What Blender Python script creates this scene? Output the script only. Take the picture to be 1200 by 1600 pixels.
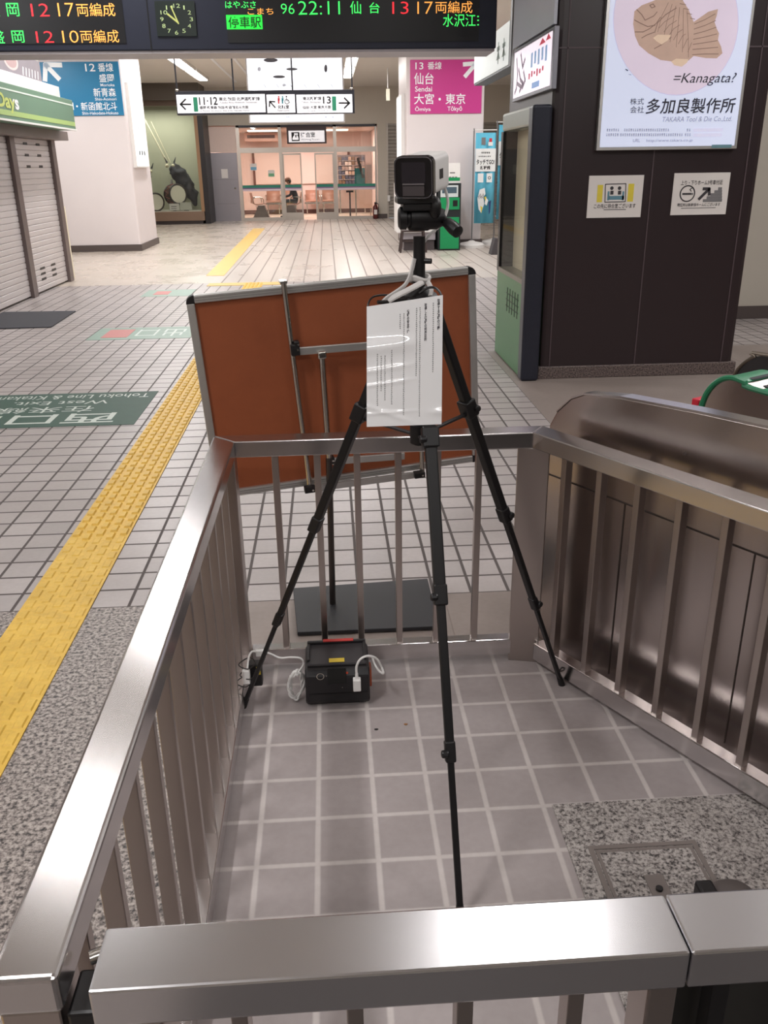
import bpy, bmesh, math, random
from mathutils import Matrix, Vector
random.seed(7)
S = bpy.context.scene
COL = S.collection
for o in list(bpy.data.objects):
    bpy.data.objects.remove(o)

# ------------------------------------------------------------------ camera
FPX = 1342.6
CAMLOC = Vector((0, 0, 1.55))
def cam_axes(pitch, yaw, roll):
    p, y, r_ = map(math.radians, (pitch, yaw, roll))
    f = Vector((0, math.cos(p), -math.sin(p))); u = Vector((0, math.sin(p), math.cos(p))); r = Vector((1, 0, 0))
    M = Matrix(((math.cos(y), math.sin(y), 0), (-math.sin(y), math.cos(y), 0), (0, 0, 1)))
    f, u, r = M @ f, M @ u, M @ r
    c, s = math.cos(r_), math.sin(r_)
    return c * r + s * u, -s * r + c * u, f
CR, CU, CF = cam_axes(21.89, 3.329, -0.825)
cd = bpy.data.cameras.new('camera'); cam = bpy.data.objects.new('camera', cd); COL.objects.link(cam)
cd.sensor_fit = 'VERTICAL'; cd.sensor_height = 24.0; cd.lens = FPX / 1600 * 24.0
cd.clip_start = 0.02; cd.clip_end = 200
cam.matrix_world = Matrix(((CR.x, CU.x, -CF.x, 0), (CR.y, CU.y, -CF.y, 0), (CR.z, CU.z, -CF.z, CAMLOC.z), (0, 0, 0, 1)))
S.camera = cam

# ------------------------------------------------------------------ light and exposure
W = bpy.data.worlds.new('world'); S.world = W; W.use_nodes = True
W.node_tree.nodes['Background'].inputs[0].default_value = (0.95, 0.97, 1.0, 1)
W.node_tree.nodes['Background'].inputs[1].default_value = 0.35
S.view_settings.view_transform = 'Standard'; S.view_settings.look = 'None'
S.view_settings.gamma = 1.0; S.view_settings.use_curve_mapping = False
S.view_settings.exposure = 0.0
CEIL = 3.85
TUBE_EMIT = 7.0
# ceiling fittings: x, y, lamp power in watts, tube length axis, half length, half width
FITTINGS = [(-3.2, 25.0, 55, 'Y', 1.22, .10), (-3.2, 22.4, 55, 'Y', 1.22, .10), (-3.2, 19.8, 55, 'Y', 1.22, .10),
            (0.68, 24.6, 55, 'Y', 1.22, .10), (0.68, 22.0, 55, 'Y', 1.22, .10),  # rows to here are seen; fittings below are unseen, placed for their light
            (-5.6, 16.6, 62, 'Y', 1.22, .10), (-3.2, 16.0, 58, 'Y', 1.22, .10), (-1.0, 15.6, 58, 'Y', 1.22, .10), (1.6, 15.6, 58, 'Y', 1.22, .10), (4.6, 16.4, 58, 'Y', 1.22, .10),
            (-2.6, 12.0, 58, 'Y', 1.22, .10), (0.3, 12.0, 58, 'Y', 1.22, .10), (3.0, 12.0, 50, 'Y', 1.22, .10),
            (-3.0, 8.6, 45, 'Y', 1.22, .10), (4.6, 6.0, 60, 'Y', 1.22, .10),
            (-1.64, 4.28, 7, 'X', 0.36, .07), (0.88, 3.30, 12, 'X', 0.20, .18), (-4.2, 2.8, 76, 'Y', 1.22, .10), (3.4, 2.6, 66, 'Y', 1.22, .10),
            (0.40, -2.3, 42, 'X', 0.62, .10), (-3.8, -2.5, 48, 'Y', 1.22, .10), (3.6, -1.5, 48, 'Y', 1.22, .10), (-1.6, 0.6, 58, 'Y', 0.62, .07), (-1.66, 7.4, 26, 'X', 0.36, .25)]

def at(px, py, X=None, Y=None, Z=None, pl=None):
    """the point of the place seen at a photograph pixel, on a known plane"""
    d = CF + (px - 600) / FPX * CR - (py - 800) / FPX * CU
    if X is not None: t = X / d.x
    elif Y is not None: t = Y / d.y
    elif Z is not None: t = (Z - CAMLOC.z) / d.z
    else:
        p0, n = pl
        t = (p0 - CAMLOC).dot(n) / d.dot(n)
    return CAMLOC + d * t

# ------------------------------------------------------------------ materials
def lin(c):
    out = []
    for v in c[:3]:
        v = v / 255.0
        out.append(v / 12.92 if v <= 0.04045 else ((v + 0.055) / 1.055) ** 2.4)
    return (*out, 1.0)
class NT:
    def __init__(s, name):
        s.m = bpy.data.materials.new(name); s.m.use_nodes = True
        s.t = s.m.node_tree; s.b = s.t.nodes['Principled BSDF']
    def n(s, kind, **kw):
        nd = s.t.nodes.new(kind)
        for k, v in kw.items():
            if k.startswith('i_'):
                nd.inputs[k[2:].replace('_', ' ')].default_value = v
            else: setattr(nd, k, v)
        return nd
    def l(s, a, b): s.t.links.new(a, b)
    def math(s, op, a, b=None, c=None):
        nd = s.t.nodes.new('ShaderNodeMath'); nd.operation = op
        for i, v in enumerate((a, b, c)):
            if v is None: continue
            if isinstance(v, (int, float)): nd.inputs[i].default_value = v
            else: s.l(v, nd.inputs[i])
        return nd.outputs[0]
    def mix(s, f, a, b, mode='MIX'):
        nd = s.t.nodes.new('ShaderNodeMix'); nd.data_type = 'RGBA'; nd.blend_type = mode
        for i, v in ((0, f), (6, a), (7, b)):
            if isinstance(v, (int, float)): nd.inputs[i].default_value = v
            elif isinstance(v, tuple): nd.inputs[i].default_value = v
            else: s.l(v, nd.inputs[i])
        return nd.outputs[2]
    def ramp(s, fac, stops):
        nd = s.t.nodes.new('ShaderNodeValToRGB'); s.l(fac, nd.inputs[0])
        e = nd.color_ramp.elements
        while len(e) < len(stops): e.new(0.5)
        for q, (p, c) in zip(e, stops): q.position = p; q.color = c
        return nd.outputs[0]
    def pos(s):
        g = s.n('ShaderNodeNewGeometry'); sep = s.n('ShaderNodeSeparateXYZ'); s.l(g.outputs['Position'], sep.inputs[0])
        return g.outputs['Position'], sep.outputs[0], sep.outputs[1], sep.outputs[2]
    def noise(s, scale, detail=2.0, vec=None, rough=0.5):
        nd = s.n('ShaderNodeTexNoise'); nd.inputs['Scale'].default_value = scale; nd.inputs['Detail'].default_value = detail
        nd.inputs['Roughness'].default_value = rough
        if vec is not None: s.l(vec, nd.inputs['Vector'])
        return nd.outputs['Fac']
    def bump(s, h, strength=0.2, dist=0.002):
        nd = s.n('ShaderNodeBump'); nd.inputs['Strength'].default_value = strength; nd.inputs['Distance'].default_value = dist
        s.l(h, nd.inputs['Height']); s.l(nd.outputs[0], s.b.inputs['Normal'])

MATS = {}
def mat(name, rgb, rough=0.5, metal=0.0, vary=0.06, scale=30.0, emit=0.0, coat=0.0, spec=None):
    """plain surface with a little procedural mottling; emit only for things that shine"""
    if name in MATS: return MATS[name]
    q = NT(name); c = lin(rgb)
    tc = q.n('ShaderNodeTexCoord')
    f = q.noise(scale, 3.0, tc.outputs['Object'])
    dk = tuple(v * (1 - vary) for v in c[:3]) + (1,); lt = tuple(min(1, v * (1 + vary)) for v in c[:3]) + (1,)
    col = q.mix(f, dk, lt)
    q.l(col, q.b.inputs['Base Color'])
    q.b.inputs['Roughness'].default_value = rough; q.b.inputs['Metallic'].default_value = metal
    if coat: q.b.inputs['Coat Weight'].default_value = coat; q.b.inputs['Coat Roughness'].default_value = 0.04
    if spec is not None: q.b.inputs['Specular IOR Level'].default_value = spec
    if emit:
        q.l(col, q.b.inputs['Emission Color']); q.b.inputs['Emission Strength'].default_value = emit
    MATS[name] = q.m
    return q.m
def steel(name, rgb=(190, 184, 180), rough=0.3, sc=(4, 4, 90), grain=0.09):
    q = NT(name); c = lin(rgb)
    P, x, y, z = q.pos()
    f = q.noise(5.0, 2.0, P); g = q.noise(1.6, 2.0, P)
    q.l(q.mix(f, tuple(v * 0.94 for v in c[:3]) + (1,), c), q.b.inputs['Base Color'])
    r = q.math('MULTIPLY_ADD', f, grain, rough - 0.04); r = q.math('MULTIPLY_ADD', g, 0.05, r)
    q.l(r, q.b.inputs['Roughness']); q.b.inputs['Metallic'].default_value = 1.0
    MATS[name] = q.m
    return q.m
def tile_mat(name, tile, grout, px, py, x0, y0, gw, rough=0.35, vary=0.10, gx=True, gy=True, soft=0.0015, dirt=0.12):
    q = NT(name); P, x, y, z = q.pos()
    def line(c, o, p, w):
        a = q.math('DIVIDE', q.math('SUBTRACT', c, o), p)
        fr = q.math('FRACT', a); d = q.math('MULTIPLY', q.math('MINIMUM', fr, q.math('SUBTRACT', 1.0, fr)), p)
        nd = q.n('ShaderNodeMapRange'); nd.interpolation_type = 'SMOOTHSTEP'
        q.l(d, nd.inputs[0]); nd.inputs[1].default_value = w / 2 - soft; nd.inputs[2].default_value = w / 2 + soft
        nd.inputs[3].default_value = 1; nd.inputs[4].default_value = 0
        return nd.outputs[0], q.math('FLOOR', a)
    lx, ix = line(x, x0, px, gw); ly, iy = line(y, y0, py, gw)
    g = q.math('MAXIMUM', lx, ly) if gx and gy else (lx if gx else ly)
    cv = q.n('ShaderNodeCombineXYZ'); q.l(ix, cv.inputs[0]); q.l(iy, cv.inputs[1])
    wn = q.n('ShaderNodeTexWhiteNoise'); wn.noise_dimensions = '2D'; q.l(cv.outputs[0], wn.inputs['Vector'])
    t = lin(tile)
    a = tuple(v * (1 - vary) for v in t[:3]) + (1,); b = tuple(min(1, v * (1 + vary)) for v in t[:3]) + (1,)
    col = q.mix(wn.outputs['Value'], a, b)
    big = q.noise(1.3, 4.0, P, 0.6)
    dk = q.ramp(big, [(0.25, (1 - dirt * 1.6, 1 - dirt * 1.7, 1 - dirt * 1.8, 1)), (0.7, (1, 1, 1, 1))])
    sm = q.noise(45, 3.0, P); smr = q.ramp(sm, [(0.3, (0.93, 0.925, 0.92, 1)), (0.7, (1, 1, 1, 1))])
    col = q.mix(g, col, lin(grout))
    col = q.mix(1.0, col, dk, 'MULTIPLY'); col = q.mix(1.0, col, smr, 'MULTIPLY')
    q.l(col, q.b.inputs['Base Color'])
    q.l(q.math('MULTIPLY_ADD', g, 0.35, q.math('MULTIPLY_ADD', big, 0.25, rough - 0.12)), q.b.inputs['Roughness'])
    q.bump(q.math('SUBTRACT', 1.0, g), 0.35, 0.002)
    MATS[name] = q.m
    return q.m
def granite(name, lo=(70, 62, 60), mid=(150, 140, 135), hi=(205, 197, 190), scale=95):
    q = NT(name); P, x, y, z = q.pos()
    f = q.noise(scale, 3.0, P, 0.65); v = q.n('ShaderNodeTexVoronoi'); v.inputs['Scale'].default_value = scale * 1.3; q.l(P, v.inputs['Vector'])
    c1 = q.ramp(f, [(0.36, lin(lo)), (0.46, lin(mid)), (0.60, lin(hi))])
    sp = q.ramp(v.outputs['Distance'], [(0.12, (0.35, 0.33, 0.32, 1)), (0.3, (1, 1, 1, 1))])
    q.l(q.mix(0.6, c1, sp, 'MULTIPLY'), q.b.inputs['Base Color'])
    q.b.inputs['Roughness'].default_value = 0.42
    MATS[name] = q.m
    return q.m
def glass(name, tint=(244, 246, 243), rough=0.02, alpha=0.16, refl=0.9):
    q = NT(name)
    tr = q.n('ShaderNodeBsdfTransparent'); tr.inputs[0].default_value = lin(tint)
    gl = q.n('ShaderNodeBsdfGlossy'); gl.inputs['Roughness'].default_value = rough
    fr = q.n('ShaderNodeFresnel'); fr.inputs[0].default_value = 1.5
    mx = q.n('ShaderNodeMixShader'); k = q.math('MULTIPLY_ADD', fr.outputs[0], refl, alpha * 0.05)
    q.l(k, mx.inputs[0]); q.l(tr.outputs[0], mx.inputs[1]); q.l(gl.outputs[0], mx.inputs[2])
    q.l(mx.outputs[0], q.t.nodes['Material Output'].inputs[0])
    MATS[name] = q.m
    return q.m

M_TILE = tile_mat('concourse_tile', (178, 170, 169), (84, 76, 74), 0.147, 0.150, 0.364, 2.973, 0.0125)
M_TILE_IN = tile_mat('enclosure_tile', (172, 163, 163), (206, 198, 196), 0.146, 0.156, 0.360, 2.230, 0.013, rough=0.5, vary=0.05, soft=0.003, dirt=0.16)
M_PLANK = tile_mat('far_paving', (196, 187, 180), (140, 128, 122), 0.24, 1.0, 0.1, 13.0, 0.022, gy=False, rough=0.3, vary=0.03, dirt=0.05)
M_PLAIN = tile_mat('worn_paving', (192, 181, 170), (180, 167, 154), 0.6, 0.6, 0.1, 13.0, 0.006, rough=0.28, vary=0.02, dirt=0.07)
M_CONC = tile_mat('smooth_screed', (150, 138, 132), (140, 128, 122), 3.0, 3.0, 0.4, 0.4, 0.004, rough=0.5, vary=0.02, dirt=0.16)
M_GRAN = granite('granite_paving', (44, 40, 40), (120, 111, 107), (176, 166, 160), 78)
M_GRAN2 = granite('granite_slab', (52, 48, 48), (138, 131, 128), (184, 177, 173), 125)
M_GRAN3 = granite('granite_plinth', (44, 36, 36), (86, 74, 72), (120, 106, 102), 90)
M_STEEL = steel('brushed_steel', (214, 210, 210), 0.21, grain=0.04)
M_STEELG = steel('gate_rail_steel', (220, 219, 222), 0.24, grain=0.04)
M_STEELV = steel('brushed_steel_upright', (184, 174, 169), 0.30, (60, 60, 3))
M_STEELP = steel('steel_sheet', (190, 180, 176), 0.22, (3, 3, 60), 0.05)
M_ALU = mat('aluminium', (205, 204, 202), 0.38, 0.9, 0.04)
M_CHROME = mat('chrome_tube', (200, 196, 190), 0.2, 1.0, 0.03)
M_BLACK = mat('black_plastic', (22, 20, 22), 0.42, 0, 0.15)
M_BLACKM = mat('black_anodised_tube', (17, 15, 17), 0.42, 0, 0.1)
M_DARK = mat('dark_frame_metal', (44, 44, 52), 0.4, 0.3, 0.08)
M_WHITE = mat('white_plastic', (232, 230, 228), 0.4, 0, 0.03)
M_WALLW = mat('white_pillar_panel', (226, 218, 219), 0.45, 0, 0.02, 3)
M_WALLB = mat('beige_wall_paint', (196, 188, 176), 0.6, 0, 0.03, 3)
M_CEIL = mat('ceiling_panel', (226, 219, 210), 0.75, 0, 0.03, 2)
M_BASEB = mat('baseboard_brown', (86, 76, 74), 0.5, 0, 0.06)
M_PILLAR = mat('dark_brown_pillar_panel', (42, 30, 33), 0.36, 0, 0.08, 2)
M_RUBBER = mat('dark_rubber_mat', (62, 62, 68), 0.85, 0, 0.1, 200)

# ------------------------------------------------------------------ mesh helpers
class MB:
    def __init__(s): s.bm = bmesh.new()
    def box(s, lo, hi, M=None):
        v = [s.bm.verts.new((x, y, z)) for x in (lo[0], hi[0]) for y in (lo[1], hi[1]) for z in (lo[2], hi[2])]
        for f in ((0, 1, 3, 2), (4, 6, 7, 5), (0, 4, 5, 1), (2, 3, 7, 6), (0, 2, 6, 4), (1, 5, 7, 3)):
            s.bm.faces.new([v[i] for i in f])
        if M is not None: bmesh.ops.transform(s.bm, matrix=M, verts=v)
        return s
    def obox(s, c, ax, ay, az, sx, sy, sz):
        """box about c with axes ax ay az and full sizes"""
        c = Vector(c); ax, ay, az = Vector(ax).normalized(), Vector(ay).normalized(), Vector(az).normalized()
        M = Matrix(((ax.x, ay.x, az.x, c.x), (ax.y, ay.y, az.y, c.y), (ax.z, ay.z, az.z, c.z), (0, 0, 0, 1)))
        return s.box((-sx / 2, -sy / 2, -sz / 2), (sx / 2, sy / 2, sz / 2), M)
    def beam(s, p, q, w, h, side=(0, 0, 1)):
        """square bar from p to q; w along the horizontal side, h along 'side'"""
        p, q = Vector(p), Vector(q); d = (q - p); L = d.length; d.normalize()
        sd = Vector(side); a = d.cross(sd).normalized(); b = a.cross(d).normalized()
        return s.obox((p + q) / 2, d, a, b, L, w, h)
    def cyl(s, p, q, r, r2=None, n=16, caps=True):
        p, q = Vector(p), Vector(q); r2 = r if r2 is None else r2
        d = (q - p).normalized(); a = d.orthogonal().normalized(); b = d.cross(a)
        A = []; B = []
        for i in range(n):
            t = 2 * math.pi * i / n; w = a * math.cos(t) + b * math.sin(t)
            A.append(s.bm.verts.new(p + w * r)); B.append(s.bm.verts.new(q + w * r2))
        for i in range(n):
            s.bm.faces.new((A[i], A[(i + 1) % n], B[(i + 1) % n], B[i]))
        if caps: s.bm.faces.new(A[::-1]); s.bm.faces.new(B)
        return s
    def lathe(s, c, axis, prof, n=24):
        """prof: list of (distance along axis, radius)"""
        c = Vector(c); d = Vector(axis).normalized(); a = d.orthogonal().normalized(); b = d.cross(a); rings = []
        for h, r in prof:
            rings.append([s.bm.verts.new(c + d * h + (a * math.cos(2 * math.pi * i / n) + b * math.sin(2 * math.pi * i / n)) * max(r, 1e-5)) for i in range(n)])
        for A, B in zip(rings, rings[1:]):
            for i in range(n): s.bm.faces.new((A[i], A[(i + 1) % n], B[(i + 1) % n], B[i]))
        s.bm.faces.new(rings[0][::-1]); s.bm.faces.new(rings[-1])
        return s
    def tube(s, pts, r, n=8, sub=6, flat=1.0, closed=False):
        P = [Vector(p) for p in pts]; C = []
        if sub > 1 and len(P) > 2:
            m = len(P)
            for i in range(m if closed else m - 1):
                g = lambda k: P[k % m] if closed else P[max(0, min(m - 1, k))]
                p0, p1, p2, p3 = g(i - 1), g(i), g(i + 1), g(i + 2)
                for k in range(sub):
                    t = k / sub
                    C.append(0.5 * ((2 * p1) + (-p0 + p2) * t + (2 * p0 - 5 * p1 + 4 * p2 - p3) * t * t + (-p0 + 3 * p1 - 3 * p2 + p3) * t ** 3))
            if not closed: C.append(P[-1])
        else: C = P
        rings = []; a = None; m = len(C)
        for i, c in enumerate(C):
            d = (C[(i + 1) % m] - C[i - 1]) if closed else (C[min(i + 1, m - 1)] - C[max(i - 1, 0)])
            d.normalize()
            a = d.orthogonal().normalized() if a is None else (a - d * a.dot(d)).normalized()
            b = d.cross(a)
            rings.append([s.bm.verts.new(c + (a * math.cos(2 * math.pi * k / n) + b * math.sin(2 * math.pi * k / n) * flat) * r) for k in range(n)])
        for A, B in zip(rings, rings[1:] + ([rings[0]] if closed else [])):
            for k in range(n): s.bm.faces.new((A[k], A[(k + 1) % n], B[(k + 1) % n], B[k]))
        if not closed: s.bm.faces.new(rings[0][::-1]); s.bm.faces.new(rings[-1])
        return s
    def prism(s, pts, ext):
        """flat outline (3-D points) extruded by the vector ext"""
        e = Vector(ext); A = [s.bm.verts.new(Vector(p)) for p in pts]; B = [s.bm.verts.new(Vector(p) + e) for p in pts]
        n = len(A)
        s.bm.faces.new(A); s.bm.faces.new(B[::-1])
        for i in range(n): s.bm.faces.new((A[i], B[i], B[(i + 1) % n], A[(i + 1) % n]))
        return s
    def poly(s, pts):
        s.bm.faces.new([s.bm.verts.new(Vector(p)) for p in pts]); return s
    def sph(s, c, r, sc=(1, 1, 1), M=None, u=16, v=10):
        res = bmesh.ops.create_uvsphere(s.bm, u_segments=u, v_segments=v, radius=r)
        T = Matrix.Translation(Vector(c)) @ (M or Matrix.Identity(4)) @ Matrix.Diagonal((*sc, 1))
        bmesh.ops.transform(s.bm, matrix=T, verts=res['verts']); return s

WORLD = {}
def obj(name, mb, m, parent=None, smooth=False, bevel=0.0, seg=2):
    bm = mb.bm
    bmesh.ops.recalc_face_normals(bm, faces=bm.faces[:]) if not getattr(mb, 'flat', False) else None
    me = bpy.data.meshes.new(name)
    o = bpy.data.objects.new(name, me); COL.objects.link(o)
    if parent is None:
        xs = [v.co for v in bm.verts]
        c = Vector(((min(v.x for v in xs) + max(v.x for v in xs)) / 2, (min(v.y for v in xs) + max(v.y for v in xs)) / 2, min(v.z for v in xs)))
        bmesh.ops.translate(bm, vec=-c, verts=bm.verts[:]); o.location = c
        WORLD[o.name] = Matrix.Translation(c)
    else:
        o.parent = parent; o.matrix_parent_inverse = WORLD[parent.name].inverted(); WORLD[o.name] = Matrix.Identity(4)
    bm.to_mesh(me); bm.free(); me.materials.append(m)
    if smooth:
        for p in me.polygons: p.use_smooth = True
        if hasattr(me, 'set_sharp_from_angle'): me.set_sharp_from_angle(angle=math.radians(38))
    if bevel:
        b = o.modifiers.new('bevel', 'BEVEL'); b.width = bevel; b.segments = seg; b.limit_method = 'ANGLE'; b.angle_limit = math.radians(40)
    return o
def tag(o, label, cat, group=None, kind=None):
    o['label'] = label; o['category'] = cat
    if group: o['group'] = group
    if kind: o['kind'] = kind
    return o
def thing(name, label, cat, loc, group=None, kind=None):
    o = bpy.data.objects.new(name, None); COL.objects.link(o); o.location = loc; o.empty_display_size = 0.1
    WORLD[o.name] = Matrix.Translation(Vector(loc))
    return tag(o, label, cat, group, kind)
def copy_tree(o, parent=None):
    c = o.copy(); COL.objects.link(c)
    if parent is not None: c.parent = parent
    for ch in list(o.children): copy_tree(ch, c)
    return c

class Print:
    """flat printing, lettering and thin plates on one plane: u to the right, v up, n towards the reader"""
    def __init__(s, u, v, px=None):
        s.u, s.v = Vector(u).normalized(), Vector(v).normalized(); s.n = s.u.cross(s.v).normalized(); s.px = px
        s.layers = {}
    def mb(s, key):
        if key not in s.layers:
            s.layers[key] = MB(); s.layers[key].flat = True
        return s.layers[key]
    def P(s, x, y): return s.px(x, y)
    def quad(s, key, x0, y0, x1, y1, lift=0.001):
        """rectangle whose middle lines pass through the pixel box"""
        o, U, V = s.frame(x0, y0, x1, y1); o = o + s.n * lift
        s.mb(key).poly([o, o + s.u * U, o + s.u * U + s.v * V, o + s.v * V])
    def frame(s, x0, y0, x1, y1):
        xm, ym = (x0 + x1) / 2, (y0 + y1) / 2
        L, R, T, B = s.P(x0, ym), s.P(x1, ym), s.P(xm, y0), s.P(xm, y1); c = s.P(xm, ym)
        ul, ur = (L - c).dot(s.u), (R - c).dot(s.u); vb, vt = (B - c).dot(s.v), (T - c).dot(s.v)
        return c + s.u * ul + s.v * vb, ur - ul, vt - vb
    def poly(s, key, pts, lift=0.001):
        s.mb(key).poly([s.P(*p) + s.n * lift for p in pts])
    def stroke(s, key, pts, w, lift=0.001):
        """broken line of constant width w (metres)"""
        Q = [s.P(*p) + s.n * lift for p in pts]
        for a, b in zip(Q, Q[1:]):
            d = (b - a); 
            if d.length < 1e-6: continue
            d.normalize(); k = s.n.cross(d) * w / 2; e = d * w * 0.3
            s.mb(key).poly([a - k - e, b - k + e, b + k + e, a + k - e])
    def disc(s, key, x, y, r, lift=0.001, n=24, ry=None):
        c = s.P(x, y) + s.n * lift; ry = ry or r
        s.mb(key).poly([c + s.u * r * math.cos(2 * math.pi * i / n) + s.v * ry * math.sin(2 * math.pi * i / n) for i in range(n)])
    def ring(s, key, x, y, r, w, lift=0.001, n=28):
        c = s.P(x, y) + s.n * lift; m = s.mb(key)
        pt = lambda i, q: c + s.u * q * math.cos(2 * math.pi * i / n) + s.v * q * math.sin(2 * math.pi * i / n)
        for i in range(n): m.poly([pt(i, r), pt(i + 1, r), pt(i + 1, r - w), pt(i, r - w)])
    def text(s, key, body, x0, y0, x1, y1, lift=0.0015, bold=0.0, vertical=False, shear=0.0):
        o, U, V = s.frame(x0, y0, x1, y1); o = o + s.n * lift
        V0, F0 = text_mesh('\n'.join(body) if vertical else body, bold, vertical, shear)
        s.nt = getattr(s, 'nt', 0) + 1
        m = s.mb((key, s.nt)); vs = [m.bm.verts.new(o + s.u * U * a + s.v * V * b) for a, b in V0]
        for f in F0:
            try: m.bm.faces.new([vs[i] for i in f])
            except ValueError: pass
    def build(s, parent, mats, names=None):
        out = {}
        for k, m in s.layers.items():
            kk = k[0] if isinstance(k, tuple) else k
            nm = (names or {}).get(kk, 'lettering'); out[k] = obj(nm, m, mats[kk], parent)
        return out
_TX = {}
def text_mesh(body, bold, vertical, shear):
    key = (body, bold, vertical, shear)
    if key in _TX: return _TX[key]
    cu = bpy.data.curves.new('lettering', 'FONT'); cu.body = body; cu.resolution_u = 3; cu.offset = bold; cu.shear = shear
    if vertical: cu.align_x = 'CENTER'; cu.space_line = 0.95
    o = bpy.data.objects.new('lettering', cu); COL.objects.link(o)
    dg = bpy.context.evaluated_depsgraph_get(); me = bpy.data.meshes.new_from_object(o.evaluated_get(dg))
    xs = [v.co.x for v in me.vertices]; ys = [v.co.y for v in me.vertices]
    ax, bx, ay, by = min(xs), max(xs), min(ys), max(ys)
    V = [((v.co.x - ax) / (bx - ax or 1), (v.co.y - ay) / (by - ay or 1)) for v in me.vertices]
    F = [tuple(p.vertices) for p in me.polygons]
    bpy.data.objects.remove(o); bpy.data.curves.remove(cu); bpy.data.meshes.remove(me)
    _TX[key] = (V, F)
    return _TX[key]
def front(Y): return Print((1, 0, 0), (0, 0, 1), lambda x, y: at(x, y, Y=Y))

INK = mat('black_print', (28, 26, 28), 0.6, 0, 0.05)
INKW = mat('white_print', (240, 240, 242), 0.5, 0, 0.02)
INKG = mat('green_print', (40, 140, 105), 0.5, 0, 0.04)
INKR = mat('red_print', (200, 50, 60), 0.5, 0, 0.04)
INKT = mat('teal_print', (40, 130, 140), 0.5, 0, 0.04)
INKY = mat('yellow_print', (225, 205, 70), 0.6, 0, 0.06)
INKGREY = mat('grey_print', (120, 118, 120), 0.6, 0, 0.06)
LIT = mat('lit_sign_face', (238, 236, 240), 0.4, 0, 0.02, 5, emit=0.55)
PAPER = mat('white_paper', (226, 220, 216), 0.6, 0, 0.03, 8)

# ================================================================== the setting
def struct(name, label, cat, mb, m, parent=None, bevel=0.0):
    o = obj(name, mb, m, parent, bevel=bevel)
    return tag(o, label, cat, kind='structure')
def slab(x0, y0, x1, y1, z=0.0, t=0.05):
    return MB().box((x0, y0, z - t), (x1, y1, z))
FX = -0.355            # outer side of the left fence line
struct('floor', 'grey square floor tiles with pale joints inside the steel railing', 'floor', slab(FX, 0.60, 9, 2.545), M_TILE_IN)
struct('floor_rear', 'unseen floor on the viewer side of the gate, darkened to dim steel reflections', 'floor', slab(FX, -6, 9, 0.60), mat('darkened_rear_floor', (74, 68, 66), 0.5, 0, 0.1, 20))  # unseen floor, made dark so the gate rail mirrors less light
struct('floor_granite', 'speckled grey granite paving beside the left railing and yellow strip', 'floor', slab(-12, -6, FX, 2.973), M_GRAN)
struct('floor_concrete', 'smooth grey floor band just beyond the far railing', 'floor', slab(FX, 2.545, 9, 2.973), M_CONC)
struct('floor_tiled', 'pale square tiles with dark joints across the open concourse', 'floor', slab(-12, 2.973, 1.39, 13.05), M_TILE)
struct('floor_screed', 'smooth brown grey floor in front of the dark brown pillar', 'floor', slab(1.39, 2.973, 9, 7.6), M_CONC)
struct('floor_tiled', 'pale tiled floor beside and behind the dark brown pillar', 'floor', slab(1.39, 7.6, 9, 13.05), M_TILE)
struct('floor_planked', 'pale paving with long joints leading to the waiting room', 'floor', slab(-1.75, 13.05, 3.4, 29.3), M_PLANK)
struct('floor_worn', 'worn plain beige floor around the white pillar by the showcase', 'floor', slab(-12, 13.05, -1.75, 29.3), M_PLAIN)
struct('floor_worn', 'plain beige floor around the banners beside the pink sign pillar', 'floor', slab(3.4, 13.05, 9, 29.3), M_PLAIN)
struct('floor_slab', 'speckled granite floor slab with a steel hatch inside the railing', 'floor', MB().box((0.530, 1.13, 0.0), (1.5, 1.762, 0.004)), M_GRAN2)
struct('ceiling', 'beige panelled concourse ceiling', 'ceiling', MB().box((-12, -6, CEIL), (9, 33.6, CEIL + 0.1)), M_CEIL)
struct('wall_left', 'beige wall along the left side of the concourse', 'wall', MB().box((-12.1, -6, 0), (-12, 29.3, CEIL)), M_WALLB)
struct('wall_right', 'beige wall along the right side of the concourse', 'wall', MB().box((9, -6, 0), (9.1, 29.3, CEIL)), M_WALLB)
struct('wall_rear', 'beige wall behind the viewer', 'wall', MB().box((-12, -6.1, 0), (9, -6, CEIL)), M_WALLB)
# wall with the waiting room opening
b = MB(); YB = 29.3
b.box((-3.66, YB, 2.79), (1.66, YB + 0.2, CEIL)); b.box((-3.95, YB, 0), (-3.66, YB + 0.2, CEIL)); b.box((1.66, YB, 0), (1.95, YB + 0.2, CEIL))
b.box((1.95, YB, 2.8), (9, YB + 0.2, CEIL)); b.box((-12, YB, 3.45), (-3.95, YB + 0.2, CEIL)); b.box((-12, YB + 0.9, 0), (-3.95, YB + 1.0, 3.45)); b.box((6.7, YB, 0), (9, YB + 0.2, 2.8))
struct('wall_back', 'beige end wall around the waiting room front', 'wall', b, M_WALLB)
struct('baseboard_back', 'dark skirting at the foot of the waiting room posts', 'baseboard', MB().box((-3.96, YB - 0.02, 0), (-3.65, YB, 0.14)).box((1.65, YB - 0.02, 0), (1.96, YB, 0.14)), M_BASEB)
# partition wall on the right behind the dark pillar
struct('wall_side', 'plain cream wall at the right behind the dark brown pillar', 'wall', MB().box((3.3, 9.0, 0), (9, 9.15, CEIL)), M_WALLB)
struct('baseboard_side', 'dark brown skirting along the cream wall by the brown pillar', 'baseboard', MB().box((3.28, 8.98, 0), (9, 9.0, 0.13)), M_BASEB)
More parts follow.
